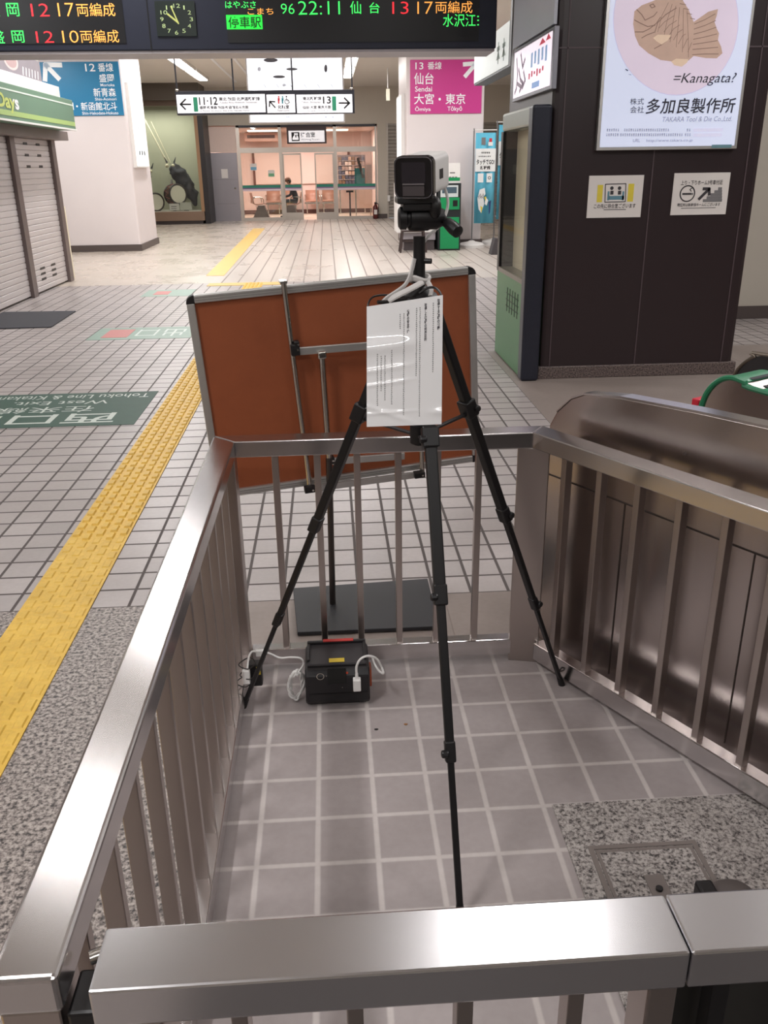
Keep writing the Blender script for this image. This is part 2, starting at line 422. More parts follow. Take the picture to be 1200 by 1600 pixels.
# ceiling slots between the fittings
for x, lab in ((-1.95, 'between the fittings by the hanging sign'), (-2.45, 'beside the left row of ceiling lights')):
    struct('trim_ceiling', 'thin pale ceiling strip ' + lab, 'ceiling strip', MB().box((x - 0.03, 15, CEIL - 0.012), (x + 0.03, 27.5, CEIL)), INKW)
struct('trim_beam', 'dark recessed beam above the showcase on the left', 'beam', MB().box((-8.5, 27.6, 3.42), (-3.55, 29.0, CEIL)), mat('dark_beam', (92, 84, 76), 0.6))
# pillars
def box_pillar(name, lab, x0, y0, x1, y1, m, base_m, bh=0.13):
    p = struct(name, lab, 'pillar', MB().box((x0, y0, 0), (x1, y1, CEIL)), m, bevel=0.03)
    q = MB().box((x0 - 0.025, y0 - 0.025, 0), (x1 + 0.025, y1 + 0.025, bh))
    obj('pillar_base', q, base_m, p)
    return p
box_pillar('pillar', 'white square pillar carrying the blue platform sign', -6.2, 18.82, -3.86, 20.75, M_WALLW, M_BASEB)
box_pillar('pillar', 'white square pillar carrying the pink platform sign', 1.63, 18.52, 3.17, 20.4, M_WALLW, M_BASEB)
pd = struct('pillar_dark', 'large dark brown panelled pillar carrying the fish poster', 'pillar', MB().box((1.60, 6.52, 0.0), (3.14, 8.1, CEIL)), M_PILLAR, bevel=0.04)
obj('pillar_base', MB().box((1.59, 6.5, 0), (3.16, 8.12, 0.095)), M_GRAN3, pd, bevel=0.006)
b = MB()
for x in (1.68, 2.35, 3.04): b.box((x - 0.004, 6.5165, 0.095), (x + 0.004, 6.5225, CEIL))
b.box((1.62, 6.5165, 2.28), (3.13, 6.5225, 2.29))
obj('pillar_trim', b, mat('pillar_joint', (84, 70, 74), 0.5), pd)

# ---- ceiling fittings with their own lamps
M_TUBE = mat('lit_fluorescent_tube', (255, 252, 248), 0.4, 0, 0.0, 5, emit=TUBE_EMIT)
M_FIT = mat('fitting_white_metal', (225, 222, 218), 0.45, 0, 0.03)
FIT_LAB = {0: 'long white ceiling light in the left row, farthest, above the arrow sign', 1: 'long white ceiling light in the left row, second farthest, above the arrow sign',
           2: 'long white ceiling light in the left row, cut off by the departure board', 3: 'white ceiling light right of the glowing billboard, farthest in its row', 4: 'white ceiling light right of the glowing billboard, second farthest in its row'}
for i, (x, y, pw_, axis, hl, hw) in enumerate(FITTINGS):
    lab = FIT_LAB.get(i, 'unseen white ceiling light over the concourse, placed for its light and highlights' if y > 2.5 else 'unseen white ceiling light behind the viewer, added to light the railing and notice')
    t = thing('ceiling_light', lab, 'ceiling light', (x, y, CEIL - 0.075), 'fluorescent ceiling lights')
    def bx(a0, b0, z0, a1, b1, z1):      # a across the fitting, b along it
        return MB().box((x + a0, y + b0, z0), (x + a1, y + b1, z1)) if axis == 'Y' else MB().box((x + b0, y + a0, z0), (x + b1, y + a1, z1))
    obj('housing', bx(-hw - .05, -hl, CEIL - 0.05, hw + .05, hl, CEIL), M_FIT, t)
    for s in (-1, 1):
        obj('reflector_side', bx(min(s * (hw + .035), s * (hw + .05)), -hl, CEIL - 0.07, max(s * (hw + .035), s * (hw + .05)), hl, CEIL - 0.05), M_FIT, t)
        obj('tube', bx(-hw, 0.01 if s > 0 else -hl + 0.02, CEIL - 0.075, hw, hl - 0.02 if s > 0 else -0.01, CEIL - 0.052), M_TUBE, t)
    ld = bpy.data.lights.new('tube_light', 'AREA'); ld.shape = 'RECTANGLE'; ld.energy = pw_; ld.color = (1.0, 0.985, 0.98)
    ld.size, ld.size_y = (2 * hw, 2 * hl) if axis == 'Y' else (2 * hl, 2 * hw)
    lo = bpy.data.objects.new('tube_light', ld); COL.objects.link(lo); lo.location = (0, 0, -0.012); lo.parent = t

# ---- yellow tactile paving
def tactile(y0, y1, x0=-1.22, x1=-0.955, z=0.004):
    b = MB(); b.box((x0, y0, 0), (x1, y1, z))
    n = 5; pw = (x1 - x0) / n; ln = 0.064; pt = 0.086; k = 0; y = y0 + 0.02
    while y + ln < y1:
        for c in range(n):
            xc = x0 + pw * (c + 0.5); yy = y + (pt / 2 if c % 2 else 0)
            if yy + ln > y1: continue
            h = 0.0085 if yy > 3.6 else 0.003 + 0.002 * random.random()
            w = pw * 0.62; a = [b.bm.verts.new((xc + sx * w / 2, yy + sy, z)) for sx, sy in ((-1, 0), (1, 0), (1, ln), (-1, ln))]
            t = [b.bm.verts.new((xc + sx * w * 0.38, yy + (0.005 if sy == 0 else ln - 0.005), z + h)) for sx, sy in ((-1, 0), (1, 0), (1, ln), (-1, ln))]
            b.bm.faces.new(t)
            for i in range(4): b.bm.faces.new((a[i], a[(i + 1) % 4], t[(i + 1) % 4], t[i]))
        y += pt
    return b
q = NT('yellow_tactile_paving'); P, x_, y_, z_ = q.pos()
f = q.noise(9, 4, P, 0.6); g = q.noise(70, 3, P)
c = q.ramp(f, [(0.3, lin((206, 166, 66))), (0.55, lin((222, 180, 70))), (0.8, lin((230, 192, 88)))])
c = q.mix(0.12, c, q.ramp(g, [(0.3, lin((150, 120, 60))), (0.6, lin((240, 205, 110)))]))
q.l(c, q.b.inputs['Base Color']); q.b.inputs['Roughness'].default_value = 0.5; M_YEL = q.m
o = tag(obj('tactile_paving', tactile(0.3, 13.0), M_YEL), 'yellow raised tactile paving strip running past the left railing', 'tactile paving', kind='structure')
q1 = at(322, 431, Z=0); q2 = at(350, 431, Z=0); q3 = at(414, 357, Z=0); q4 = at(396, 357, Z=0)
tag(obj('tactile_paving', MB().prism([(q1.x, q1.y, 0.0), (q2.x, q2.y, 0.0), (q3.x, q3.y, 0.0), (q4.x, q4.y, 0.0)], (0, 0, 0.004)), mat('worn_yellow', (214, 176, 96), 0.5, 0, 0.1, 6)),
    'worn yellow tactile strip leading towards the waiting room doors', 'tactile paving', kind='structure')
q1 = at(320, 433, Z=0); q2 = at(446, 447, Z=0)
tag(obj('tactile_paving', MB().box((-1.75, 12.72, 0.0), (-0.66, 13.03, 0.0045)), MATS['worn_yellow']),
    'short yellow tactile crossbar behind the fallen brown board', 'tactile paving', kind='structure')

# ---- printed floor stickers and the floor mat
FLO = lambda: Print((-1, 0, 0), (0, -1, 0), lambda x, y: at(x, y, Z=0.0035))
M_FGREEN = mat('floor_sticker_green', (44, 78, 66), 0.6, 0, 0.12, 12)
def sticker(x0, y0, x1, y1, lab, m=None):
    return tag(obj('floor_sticker', MB().box((x0, y0, 0), (x1, y1, 0.0025)), m or M_FGREEN), lab, 'floor sticker', 'green floor signs')
st = sticker(-3.25, 5.548, -1.315, 6.455, 'green floor sign with upside-down exit lettering left of the yellow strip')
class FP(Print):
    """lettering read from the far side, in floor metres"""
    def __init__(s): super().__init__((-1, 0, 0), (0, -1, 0), lambda x, y: Vector((x, y, 0.0027)))
pr = FP()
def ftext(pr, key, body, xr, xl, ylo, yhi, bold=0.0):
    # the text starts at the larger x and its top points to smaller y
    V0, F0 = text_mesh(body, bold, False, 0); m = pr.mb(key)
    vs = [m.bm.verts.new((xr + (xl - xr) * a, yhi + (ylo - yhi) * b_, 0.0035)) for a, b_ in V0]
    for f in F0:
        try: m.bm.faces.new([vs[i] for i in f])
        except ValueError: pass
ftext(pr, 'w', '西口出口', -1.47, -2.95, 5.60, 5.86, 0.012)
ftext(pr, 'w', '在来線', -1.68, -2.36, 5.90, 6.06)
ftext(pr, 'w', 'West Exit.', -1.62, -2.3, 6.12, 6.22)
ftext(pr, 'w', 'Tohoku Line & Kitakami Line', -1.36, -2.75, 6.28, 6.39)
for m_ in pr.layers.values(): m_.flat = True
pr.build(st, {'w': mat('sticker_white', (196, 205, 198), 0.5)})
st = sticker(-2.42, 8.66, -1.40, 9.33, 'green floor sign with a red square behind the brown board', mat('floor_sticker_pale', (132, 158, 146), 0.45, 0, 0.1))
obj('red_square', MB().box((-2.3, 8.76, 0.0025), (-2.04, 9.22, 0.004)), mat('sticker_red', (190, 116, 112), 0.5), st)
pr = FP(); ftext(pr, 'w', '出口', -1.5, -1.98, 8.78, 9.2); pr.build(st, {'w': mat('sticker_pale_text', (200, 212, 205), 0.5)})
st = sticker(-2.5, 11.75, -1.85, 12.4, 'small pale green floor sign, farthest, near the yellow crossbar', MATS['floor_sticker_pale'])
obj('red_square', MB().box((-2.36, 11.9, 0.0025), (-2.16, 12.25, 0.004)), MATS['sticker_red'], st)
tag(obj('floor_mat', MB().prism([(-3.88, 10.62, 0), (-3.02, 10.58, 0), (-2.985, 9.47, 0), (-3.86, 9.44, 0)], (0, 0, 0.012)), M_RUBBER, bevel=0.003), 'dark grey floor mat in front of the shop shutters', 'mat')

# ================================================================== steel railing around the tripod
ZT, ZB = 0.80, 0.75
RN, RD = Vector((0.866, 0.5, 0)), Vector((0.5, -0.866, 0))
def rx(k, y): return (k - 0.5 * y) / 0.866          # x of the line RN.p = k at y
rail = thing('railing', 'brushed steel railing of square bars enclosing the tripod on three sides', 'railing', (-0.33, 1.5, 0))
def plan(pts, z0, z1): return MB().prism([(x, y, z0) for x, y in pts], (0, 0, z1 - z0))
XL0, XL1, YF0, YF1 = -0.368, -0.298, 2.462, 2.532
KI, KO = 1.748, 1.824
obj('handrail', plan([(XL0, 0.645), (XL1, 0.645), (XL1, YF0), (XL0, YF1)], ZB, ZT), M_STEEL, rail, bevel=0.006, seg=3)
obj('handrail', plan([(XL0, YF1), (XL1, YF0), (rx(KI, YF0), YF0), (rx(KO, YF1), YF1)], ZB, ZT), M_STEEL, rail, bevel=0.003)
obj('handrail', plan([(rx(KO, YF1), YF1), (rx(KI, YF0), YF0), (rx(KI, 0.72), 0.72), (rx(KO, 0.72), 0.72)], ZB, ZT), M_STEEL, rail, bevel=0.003)
obj('post', MB().box((XL0 + 0.004, YF0 - 0.005, 0), (XL1 - 0.004, YF1 - 0.004, ZB)), M_STEELV, rail, bevel=0.003)
obj('post', MB().box((XL0 + 0.004, 0.648, 0), (XL1 - 0.004, 0.712, ZB)), M_STEELV, rail, bevel=0.003)
a15 = math.radians(-14)
obj('post', MB().obox((0.612, 2.50, ZB / 2), (math.cos(a15), math.sin(a15), 0), (-math.sin(a15), math.cos(a15), 0), (0, 0, 1), 0.098, 0.075, ZB), M_STEELV, rail, bevel=0.003)
obj('bottom_rail', MB().box((XL0 + 0.010, 0.70, 0.018), (XL1 - 0.008, YF0, 0.075)), M_STEEL, rail, bevel=0.003)
obj('bottom_rail', MB().box((XL1, 2.474, 0.024), (0.566, 2.518, 0.080)), M_STEEL, rail, bevel=0.003)
p0 = RN * 1.79 + RD * (-1.80); p1 = RN * 1.79 + RD * 0.15
obj('bottom_rail', MB().beam((p0.x, p0.y, 0.05), (p1.x, p1.y, 0.05), 0.045, 0.060), M_STEEL, rail, bevel=0.003)
BARS = []
for i in range(12):                                   # left side
    y = 0.80 + i * 0.1425
    obj('baluster', MB().box((-0.348, y - 0.009, 0.072), (-0.318, y + 0.009, ZB)), M_STEELV, rail, bevel=0.0015)
for px, py in ((447, 990), (508, 1000), (565, 998), (624, 990), (681, 985), (740, 990)):   # far side
    x = at(px, py, Y=2.496).x
    obj('baluster', MB().box((x - 0.010, 2.483, 0.078), (x + 0.010, 2.509, ZB)), M_STEELV, rail, bevel=0.0015)
for i in range(12):                                   # right side
    c = RN * 1.79 + RD * (-1.725 + i * 0.1390)
    obj('baluster', MB().obox((c.x, c.y, (0.078 + ZB) / 2), RD, RN, (0, 0, 1), 0.020, 0.028, ZB - 0.078), M_STEELV, rail, bevel=0.0015)
# ---- gate leaf across the front, and the fixed rail right of it
gate = thing('railing_gate', 'steel gate leaf with a broad top rail closing the near side', 'gate', (0.04, 0.665, 0))
obj('top_rail', MB().box((-0.263, 0.626, ZB), (0.3445, 0.704, ZT)), M_STEELG, gate, bevel=0.003)
obj('gate_post', MB().box((-0.262, 0.632, 0.03), (-0.196, 0.698, ZB)), M_STEELV, gate, bevel=0.003)
obj('gate_post', MB().box((0.312, 0.640, 0.03), (0.344, 0.692, ZB)), M_STEELV, gate, bevel=0.003)
obj('bottom_rail', MB().box((-0.196, 0.645, 0.03), (0.312, 0.685, 0.085)), M_STEEL, gate, bevel=0.003)
for px in (376, 555, 724, 893):
    x = at(px, 1585, Y=0.660).x
    obj('baluster', MB().box((x - 0.009, 0.650, 0.085), (x + 0.009, 0.680, ZB)), M_STEELV, gate, bevel=0.0015)
h = obj('hinge', MB().box((-0.2965, 0.645, 0.25), (-0.2645, 0.700, 0.748)), M_BLACK, gate, bevel=0.004)
obj('hinge_bolt', MB().cyl((-0.285, 0.704, 0.758), (-0.262, 0.712, 0.760), 0.008, n=14), M_CHROME, gate, smooth=True)
fix = thing('railing', 'short steel top rail right of the gate leaf above a dark panel', 'railing', (1.0, 0.665, 0))
obj('handrail', MB().box((0.3462, 0.626, ZB), (1.66, 0.704, ZT)), M_STEELG, fix, bevel=0.003)
obj('dark_panel', MB().box((0.352, 0.690, 0.04), (1.6, 0.700, ZB - 0.004)), mat('dark_gate_panel', (66, 64, 62), 0.35, 0.4, 0.08), fix)
for x in (0.395, 0.52, 0.65):
    obj('baluster', MB().box((x - 0.010, 0.645, 0.04), (x + 0.010, 0.668, ZB)), M_BLACK, fix, bevel=0.0015)
obj('bottom_rail', MB().box((0.352, 0.64, 0.0), (1.6, 0.69, 0.04)), M_STEEL, fix)

# ---- floor hatch and latch in the granite slab
g0, g1, g2, g3 = at(915, 1325, Z=.004), at(1083, 1312, Z=.004), at(952, 1402, Z=.004), at(1122, 1376, Z=.004)
hx0, hx1, hy1, hy0 = (g0.x + g2.x) / 2, (g1.x + g3.x) / 2, (g0.y + g1.y) / 2, (g0.y + g1.y) / 2 - 0.26
hat = thing('floor_hatch', 'square steel framed hatch set in the granite slab', 'floor hatch', ((hx0 + hx1) / 2, (hy0 + hy1) / 2, 0.004))
def frame_mb(x0, y0, x1, y1, w, z0, z1):
    b = MB(); b.box((x0, y0, z0), (x0 + w, y1, z1)).box((x1 - w, y0, z0), (x1, y1, z1)).box((x0 + w, y0, z0), (x1 - w, y0 + w, z1)).box((x0 + w, y1 - w, z0), (x1 - w, y1, z1)); return b
obj('hatch_frame', frame_mb(hx0, hy0, hx1, hy1, 0.012, 0.003, 0.0065), mat('hatch_metal', (128, 119, 115), 0.45, 0.2), hat)
obj('hatch_frame', frame_mb(hx0 + 0.015, hy0 + 0.015, hx1 - 0.015, hy1 - 0.015, 0.008, 0.003, 0.006), MATS['hatch_metal'], hat)
obj('hatch_plate', MB().box((hx0 + 0.023, hy0 + 0.023, 0.003), (hx1 - 0.023, hy1 - 0.023, 0.0055)), M_GRAN2, hat)
l0, l1 = at(1005, 1368, Z=.006), at(1036, 1368, Z=.006)
obj('latch_plate', MB().box((l0.x, l0.y - 0.09, 0.0055), (l1.x, l0.y, 0.008)), MATS['hatch_metal'], hat, bevel=0.001)
c = at(1030, 1390, Z=.008); obj('latch_bolt', MB().cyl((c.x, c.y, 0.008), (c.x, c.y, 0.014), 0.008), M_BLACK, hat)
c = at(1106, 1386, Z=0.03)
ds = thing('door_stop', 'low dark door stop with a grey dome on the granite slab', 'door stop', (c.x, c.y, 0.004))
obj('stop_block', MB().box((c.x - 0.028, c.y - 0.05, 0.004), (c.x + 0.012, c.y + 0.012, 0.042)), M_BLACK, ds, bevel=0.006)
obj('dome', MB().lathe((c.x + 0.055, c.y - 0.02, 0.004), (0, 0, 1), [(0, 0.055), (0.012, 0.054), (0.026, 0.04), (0.033, 0.015), (0.034, 0.0)]), mat('grey_rubber', (92, 84, 82), 0.55), ds, smooth=True)

# ================================================================== tripod
TC = Vector((0.204, 2.0, 0))
tri = thing('tripod', 'tall black tripod standing inside the steel railing', 'tripod', TC)
HUB = 1.275
obj('centre_column', MB().cyl((TC.x, TC.y, 0.92), (TC.x, TC.y, 1.405), 0.0135, n=20), M_BLACKM, tri, smooth=True)
obj('column_knob', MB().cyl((TC.x + 0.012, TC.y - 0.005, 1.352), (TC.x + 0.026, TC.y - 0.012, 1.352), 0.006), M_BLACK, tri, smooth=True)
obj('hub', MB().lathe((TC.x, TC.y, HUB - 0.04), (0, 0, 1), [(0, 0.02), (0.006, 0.042), (0.03, 0.048), (0.045, 0.040), (0.055, 0.022), (0.062, 0.018)], 20), M_BLACK, tri, smooth=True)
FEET = [Vector((-0.314, 2.272, 0.0)), Vector((0.698, 2.312, 0.0)), Vector((0.239, 1.412, 0.0))]
def bar(p, q, w, h):
    return MB().beam(p, q, w, h)
for k, ft in enumerate(FEET):
    out = (ft - TC); out.z = 0; out.normalize()
    top = Vector((TC.x, TC.y, HUB - 0.012)) + out * 0.036
    P_ = lambda z: top.lerp(ft, (top.z - z) / top.z)
    z1, z2, z3 = 0.985, 0.662, 0.343
    lg = obj('leg', bar(top, P_(z2 - 0.01), 0.027, 0.022), M_BLACKM, tri, bevel=0.004)
    obj('leg_section', bar(P_(z2 + 0.05), P_(z3 - 0.01), 0.020, 0.016), M_BLACKM, lg, bevel=0.003)
    obj('leg_section', bar(P_(z3 + 0.05), P_(0.02), 0.0145, 0.0115), M_BLACKM, lg, bevel=0.002)
    side = out.cross(Vector((0, 0, 1)))
    d = (ft - top).normalized()
    for z, w in ((z1, 0.038), (z2, 0.031), (z3, 0.024)):
        cmb = MB().beam(P_(z + 0.022), P_(z - 0.022), w, w * 0.9)
        q = P_(z) + out * w * 0.35 + side * w * 0.35; cmb.cyl(q - side * 0.004, q + side * 0.013, 0.009, n=12)
        obj('leg_clamp', cmb, M_BLACK, lg, bevel=0.004)
    obj('foot', MB().cyl(P_(0.034), ft + Vector((0, 0, 0.0)), 0.0085, 0.0105), M_BLACK, lg, smooth=True)
    a_ = P_(z1 - 0.015) - out * 0.012; b_ = Vector((TC.x, TC.y, 0.945)) + out * 0.015
    obj('brace', MB().beam(a_, b_, 0.012, 0.006), mat('brace_grey', (70, 68, 70), 0.4, 0.6), tri, bevel=0.001)
obj('brace_collar', MB().cyl((TC.x, TC.y, 0.925), (TC.x, TC.y, 0.97), 0.022, n=16), M_BLACK, tri, smooth=True)
HY = 1.985
def hp(px, py, Y=HY): return at(px, py, Y=Y)
def hbox(x0, y0, x1, y1, ya, yb, b=None):
    a, c = hp(x0, (y0 + y1) / 2, ya), hp(x1, (y0 + y1) / 2, ya); t, o = hp((x0 + x1) / 2, y0, ya), hp((x0 + x1) / 2, y1, ya)
    return (b or MB()).box((a.x, ya, o.z), (c.x, yb, t.z))
hd = obj('pan_head', hbox(638, 342, 673, 361, 1.975, 2.025), M_BLACK, tri, bevel=0.006)
cyb = hp(622, 341); cye = hp(690, 341)
obj('tilt_barrel', MB().lathe((cyb.x, HY, cyb.z), (1, 0, 0), [(0, 0.018), (0.004, 0.024), (0.018, 0.024), (0.02, 0.019), (0.026, 0.019), (0.028, 0.025), (0.085, 0.025), (0.095, 0.020), (0.101, 0.018)], 20), M_BLACK, hd, smooth=True)
obj('platform', hbox(630, 317, 682, 330, 1.955, 2.03), M_BLACK, hd, bevel=0.004)
obj('quick_release_plate', hbox(621, 307, 679, 319, 1.95, 2.035), M_BLACK, hd, bevel=0.004)
cl, cr_ = hp(624, 314, 1.955), hp(680, 320, 1.96)
obj('release_lever', MB().sph((cr_.x, 1.965, cr_.z - 0.006), 0.016, (0.9, 1, 1.5)), M_BLACK, hd, smooth=True)
h0, h1, h2 = hp(684, 330, 1.99), hp(697, 346, 1.97), hp(717, 364, 1.93)
obj('pan_handle', MB().cyl(h0, h1, 0.0075), M_BLACKM, hd, smooth=True)
obj('grip', MB().lathe(h1, h2 - h1, [(0, 0.008), (0.006, 0.0125), ((h2 - h1).length * 0.6, 0.0145), ((h2 - h1).length * 0.92, 0.0135), ((h2 - h1).length, 0.006)], 16), M_BLACK, hd, smooth=True)

# ---- white camera on top
ax = Vector((math.sin(math.radians(21)), math.cos(math.radians(21)), 0.085)).normalized(); sx = ax.cross(Vector((0, 0, 1))).normalized(); up = sx.cross(ax)
fc = at(646, 278, Y=1.94)                      # middle of the dark front
cw = 0.0865
def rrect(c, X, Yv, w, h, r, n=5):
    out = []
    for (sx_, sy_, a0) in ((1, 1, 0), (-1, 1, 90), (-1, -1, 180), (1, -1, 270)):
        for i in range(n + 1):
            t = math.radians(a0 + 90 * i / n)
            out.append(c + X * (sx_ * (w / 2 - r) + r * math.cos(t)) + Yv * (sy_ * (h / 2 - r) + r * math.sin(t)))
    return out
cm = thing('camera', 'white box camera with a glossy dark front on the black tripod', 'camera', (fc.x, 2.0, fc.z - cw / 2))
MW = mat('camera_white_shell', (236, 234, 232), 0.35, 0, 0.02); MG = mat('glossy_black', (16, 14, 18), 0.12, 0, 0.1, coat=0.5)
shell = obj('shell', MB().prism(rrect(fc + ax * 0.020 + up * 0.001, sx, up, cw - 0.008, cw - 0.006, 0.014), ax * 0.135), MW, cm, smooth=True)
obj('front_bezel', MB().prism(rrect(fc, sx, up, cw, cw, 0.016), ax * 0.022), MG, cm, bevel=0.003)
obj('window', MB().prism(rrect(fc - ax * 0.0006 + up * 0.010, sx, up, cw * 0.60, cw * 0.48, 0.004), ax * 0.002), mat('lens_window', (40, 36, 42), 0.08, 0, 0.1, coat=0.6), cm)
obj('window_shelf', MB().obox(fc - ax * 0.001 - up * 0.0125, sx, up, ax, cw * 0.55, 0.003, 0.004), mat('bezel_grey', (110, 104, 106), 0.3), cm)
obj('lower_window', MB().obox(fc - ax * 0.0005 - up * 0.026, sx, up, ax, cw * 0.55, 0.020, 0.003), mat('lower_window_grey', (74, 68, 70), 0.25), cm)
obj('bezel_ring', MB().tube([p - ax * 0.0005 for p in rrect(fc, sx, up, cw * 0.93, cw * 0.93, 0.014)], 0.0012, 6, 1, closed=True), mat('ring_grey', (96, 92, 96), 0.25, 0.5), cm)
sp = fc + ax * 0.085 + sx * (cw / 2 - 0.0038) + up * 0.0
obj('side_port', MB().obox(sp, ax, up, sx, 0.030, 0.020, 0.0015), M_BLACK, cm)
obj('mount_foot', MB().obox(fc + ax * 0.06 - up * (cw / 2 + 0.001), ax, sx, up, 0.07, 0.045, 0.008), M_BLACK, cm, bevel=0.001)
cab = [at(px, py, Y=Y) for px, py, Y in ((692, 288, 2.07), (697, 300, 2.075), (700, 318, 2.07), (696, 336, 2.06), (688, 352, 2.05), (672, 366, 2.04), (660, 382, 2.035), (648, 400, 2.02), (643, 420, 2.01), (636, 440, 1.99), (622, 455, 1.975))]
tag(obj('power_cable', MB().tube(cab, 0.0034, 8), M_WHITE, smooth=True), 'white cable hanging from the back of the camera down the tripod', 'cable')
# ---- pale cloth strap knotted round the hub
st_ = thing('cloth_strap', 'pale grey cloth strap knotted around the tripod column', 'strap', (TC.x, TC.y - 0.03, 1.27))
MS = mat('pale_strap', (206, 202, 200), 0.7, 0, 0.08, 60)
rg = [TC + Vector((0.021 * math.cos(t), 0.021 * math.sin(t), 1.312 + 0.004 * math.sin(2 * t))) for t in [i * math.pi / 6 for i in range(12)]]
obj('loop', MB().tube(rg, 0.0085, 8, 3, 0.6, closed=True), MS, st_, smooth=True)
tl = [at(px, py, Y=Y) for px, py, Y in ((660, 441, 1.975), (640, 452, 1.955), (622, 461, 1.945), (606, 470, 1.94))]
obj('tail', MB().tube(tl, 0.0075, 8, 6, 0.5), MS, st_, smooth=True)
tl = [at(px, py, Y=Y) for px, py, Y in ((648, 404, 1.985), (643, 424, 1.98), (632, 446, 1.965), (604, 466, 1.94), (597, 474, 1.94))]
obj('tail', MB().tube(tl, 0.0055, 8, 6, 0.5), MS, st_, smooth=True)
tl = [at(px, py, Y=Y) for px, py, Y in ((668, 440, 1.98), (674, 452, 1.965), (672, 462, 1.955))]
obj('tail', MB().tube(tl, 0.006, 8, 6, 0.5), MS, st_, smooth=True)

# ---- laminated notice hung on the tripod
SY0, SY1 = 1.902, 1.838       # y of its top and bottom edges
c_tl, c_tr, c_bl, c_br = at(573, 479, Y=SY0 + 0.004), at(692, 461, Y=SY0), at(573, 667, Y=SY1), at(690, 663, Y=SY1)
sn = (c_tr - c_bl).cross(c_tl - c_br).normalized()
if sn.y > 0: sn = -sn
ns = thing('notice_sheet', 'laminated white notice with upright Japanese text hung on the tripod', 'notice', (c_bl.lerp(c_br, .5).x, SY1, c_bl.z))
def sheet_pt(u, v, lift=0.0):
    p = c_bl.lerp(c_br, u).lerp(c_tl.lerp(c_tr, u), v)
    wv = 0.0
    L = min(1.0, max(0.0, 1 - u / 0.78) * 2.2)
    for vc, am, tw, sl in ((0.655, 0.0040, 0.060, 0.0), (0.46, 0.00125, 0.024, 0.05), (0.34, 0.00100, 0.018, 0.05), (0.175, 0.00125, 0.020, -0.25), (0.105, 0.00100, 0.016, 0.02)):
        dv = v - vc - sl * u; wv += am * L * math.exp(-(dv / tw) ** 2)
    wv += 0.0012 * math.sin(u * 5 + v * 4) + 0.0018 * max(0, u - 0.75) * math.exp(-((v - 0.1) / 0.03) ** 2) * 6
    return p + sn * (wv + lift)
b = MB(); NU, NV = 24, 240
g = [[b.bm.verts.new(sheet_pt(i / NU, j / NV)) for i in range(NU + 1)] for j in range(NV + 1)]
g2 = [[b.bm.verts.new(sheet_pt(i / NU, j / NV, -0.0006)) for i in range(NU + 1)] for j in range(NV + 1)]
for j in range(NV):
    for i in range(NU):
        b.bm.faces.new((g[j][i], g[j][i + 1], g[j + 1][i + 1], g[j + 1][i])); b.bm.faces.new((g2[j][i], g2[j + 1][i], g2[j + 1][i + 1], g2[j][i + 1]))
for j in range(NV):
    b.bm.faces.new((g[j][0], g[j + 1][0], g2[j + 1][0], g2[j][0])); b.bm.faces.new((g[j][NU], g2[j][NU], g2[j + 1][NU], g[j + 1][NU]))
for i in range(NU):
    b.bm.faces.new((g[0][i], g2[0][i], g2[0][i + 1], g[0][i + 1])); b.bm.faces.new((g[NV][i], g[NV][i + 1], g2[NV][i + 1], g2[NV][i]))
obj('sheet', b, mat('laminated_paper', (244, 243, 244), 0.4, 0, 0.01, 6, coat=1.0), ns, smooth=True)
b = MB(); b.flat = True
def vtext(b, body, u, v0, v1, w, bold=0.0):
    V0, F0 = text_mesh('\n'.join(body), bold, True, 0)
    vs = [b.bm.verts.new(sheet_pt(u - w / 2 + w * a, v1 + (v0 - v1) * q, 0.0004)) for a, q in V0]
    for f in F0:
        try: b.bm.faces.new([vs[i] for i in f])
        except ValueError: pass
vtext(b, '取得する情報の範囲', 0.945, 0.975, 0.74, 0.036, 0.03)
vtext(b, '取得した情報の利用目的', 0.775, 0.955, 0.665, 0.034, 0.03)
vtext(b, '情報の安全管理', 0.545, 0.925, 0.74, 0.034, 0.03)
rs = random.Random(3)
def vmarks(b, u, v0, v1, w=0.020):
    v = v0
    while v > v1:
        h = 0.011
        for k in range(2):
            a = u - w / 2 + rs.random() * w * 0.3; c = u + w / 2 - rs.random() * w * 0.3; y = v - h * (0.15 + 0.45 * k); t = 0.0022
            b.poly([sheet_pt(a, y, .0004), sheet_pt(c, y, .0004), sheet_pt(c, y + t, .0004), sheet_pt(a, y + t, .0004)])
        x = u + (rs.random() - .5) * w * 0.5
        b.poly([sheet_pt(x, v - h * .8, .0004), sheet_pt(x + .004, v - h * .8, .0004), sheet_pt(x + .004, v, .0004), sheet_pt(x, v, .0004)])
        v -= 0.0155
for u, v0, v1 in ((0.875, 0.95, 0.42), (0.70, 0.93, 0.07), (0.655, 0.93, 0.40), (0.49, 0.90, 0.08), (0.44, 0.90, 0.78), (0.33, 0.62, 0.18), (0.24, 0.58, 0.22), (0.19, 0.58, 0.30), (0.14, 0.60, 0.18)):
    vmarks(b, u, v0, v1)
obj('lettering', b, mat('sheet_ink', (70, 66, 72), 0.6), ns)
MWIRE = mat('black_wire_tie', (24, 20, 20), 0.4)
w1 = [at(px, py, Y=Y) for px, py, Y in ((577, 490, 1.905), (575, 476, 1.915), (583, 464, 1.93), (603, 461, 1.945), (630, 464, 1.945), (648, 466, 1.95))]
obj('wire_tie', MB().tube(w1, 0.0022, 6), MWIRE, ns, smooth=True)
w1 = [at(px, py, Y=Y) for px, py, Y in ((689, 470, 1.905), (689, 460, 1.92), (680, 450, 1.94), (668, 450, 1.95), (655, 458, 1.955))]
obj('wire_tie', MB().tube(w1, 0.0028, 6), MWIRE, ns, smooth=True)
w1 = [at(px, py, Y=Y) for px, py, Y in ((590, 472, 1.93), (610, 472, 1.94), (636, 466, 1.945))]
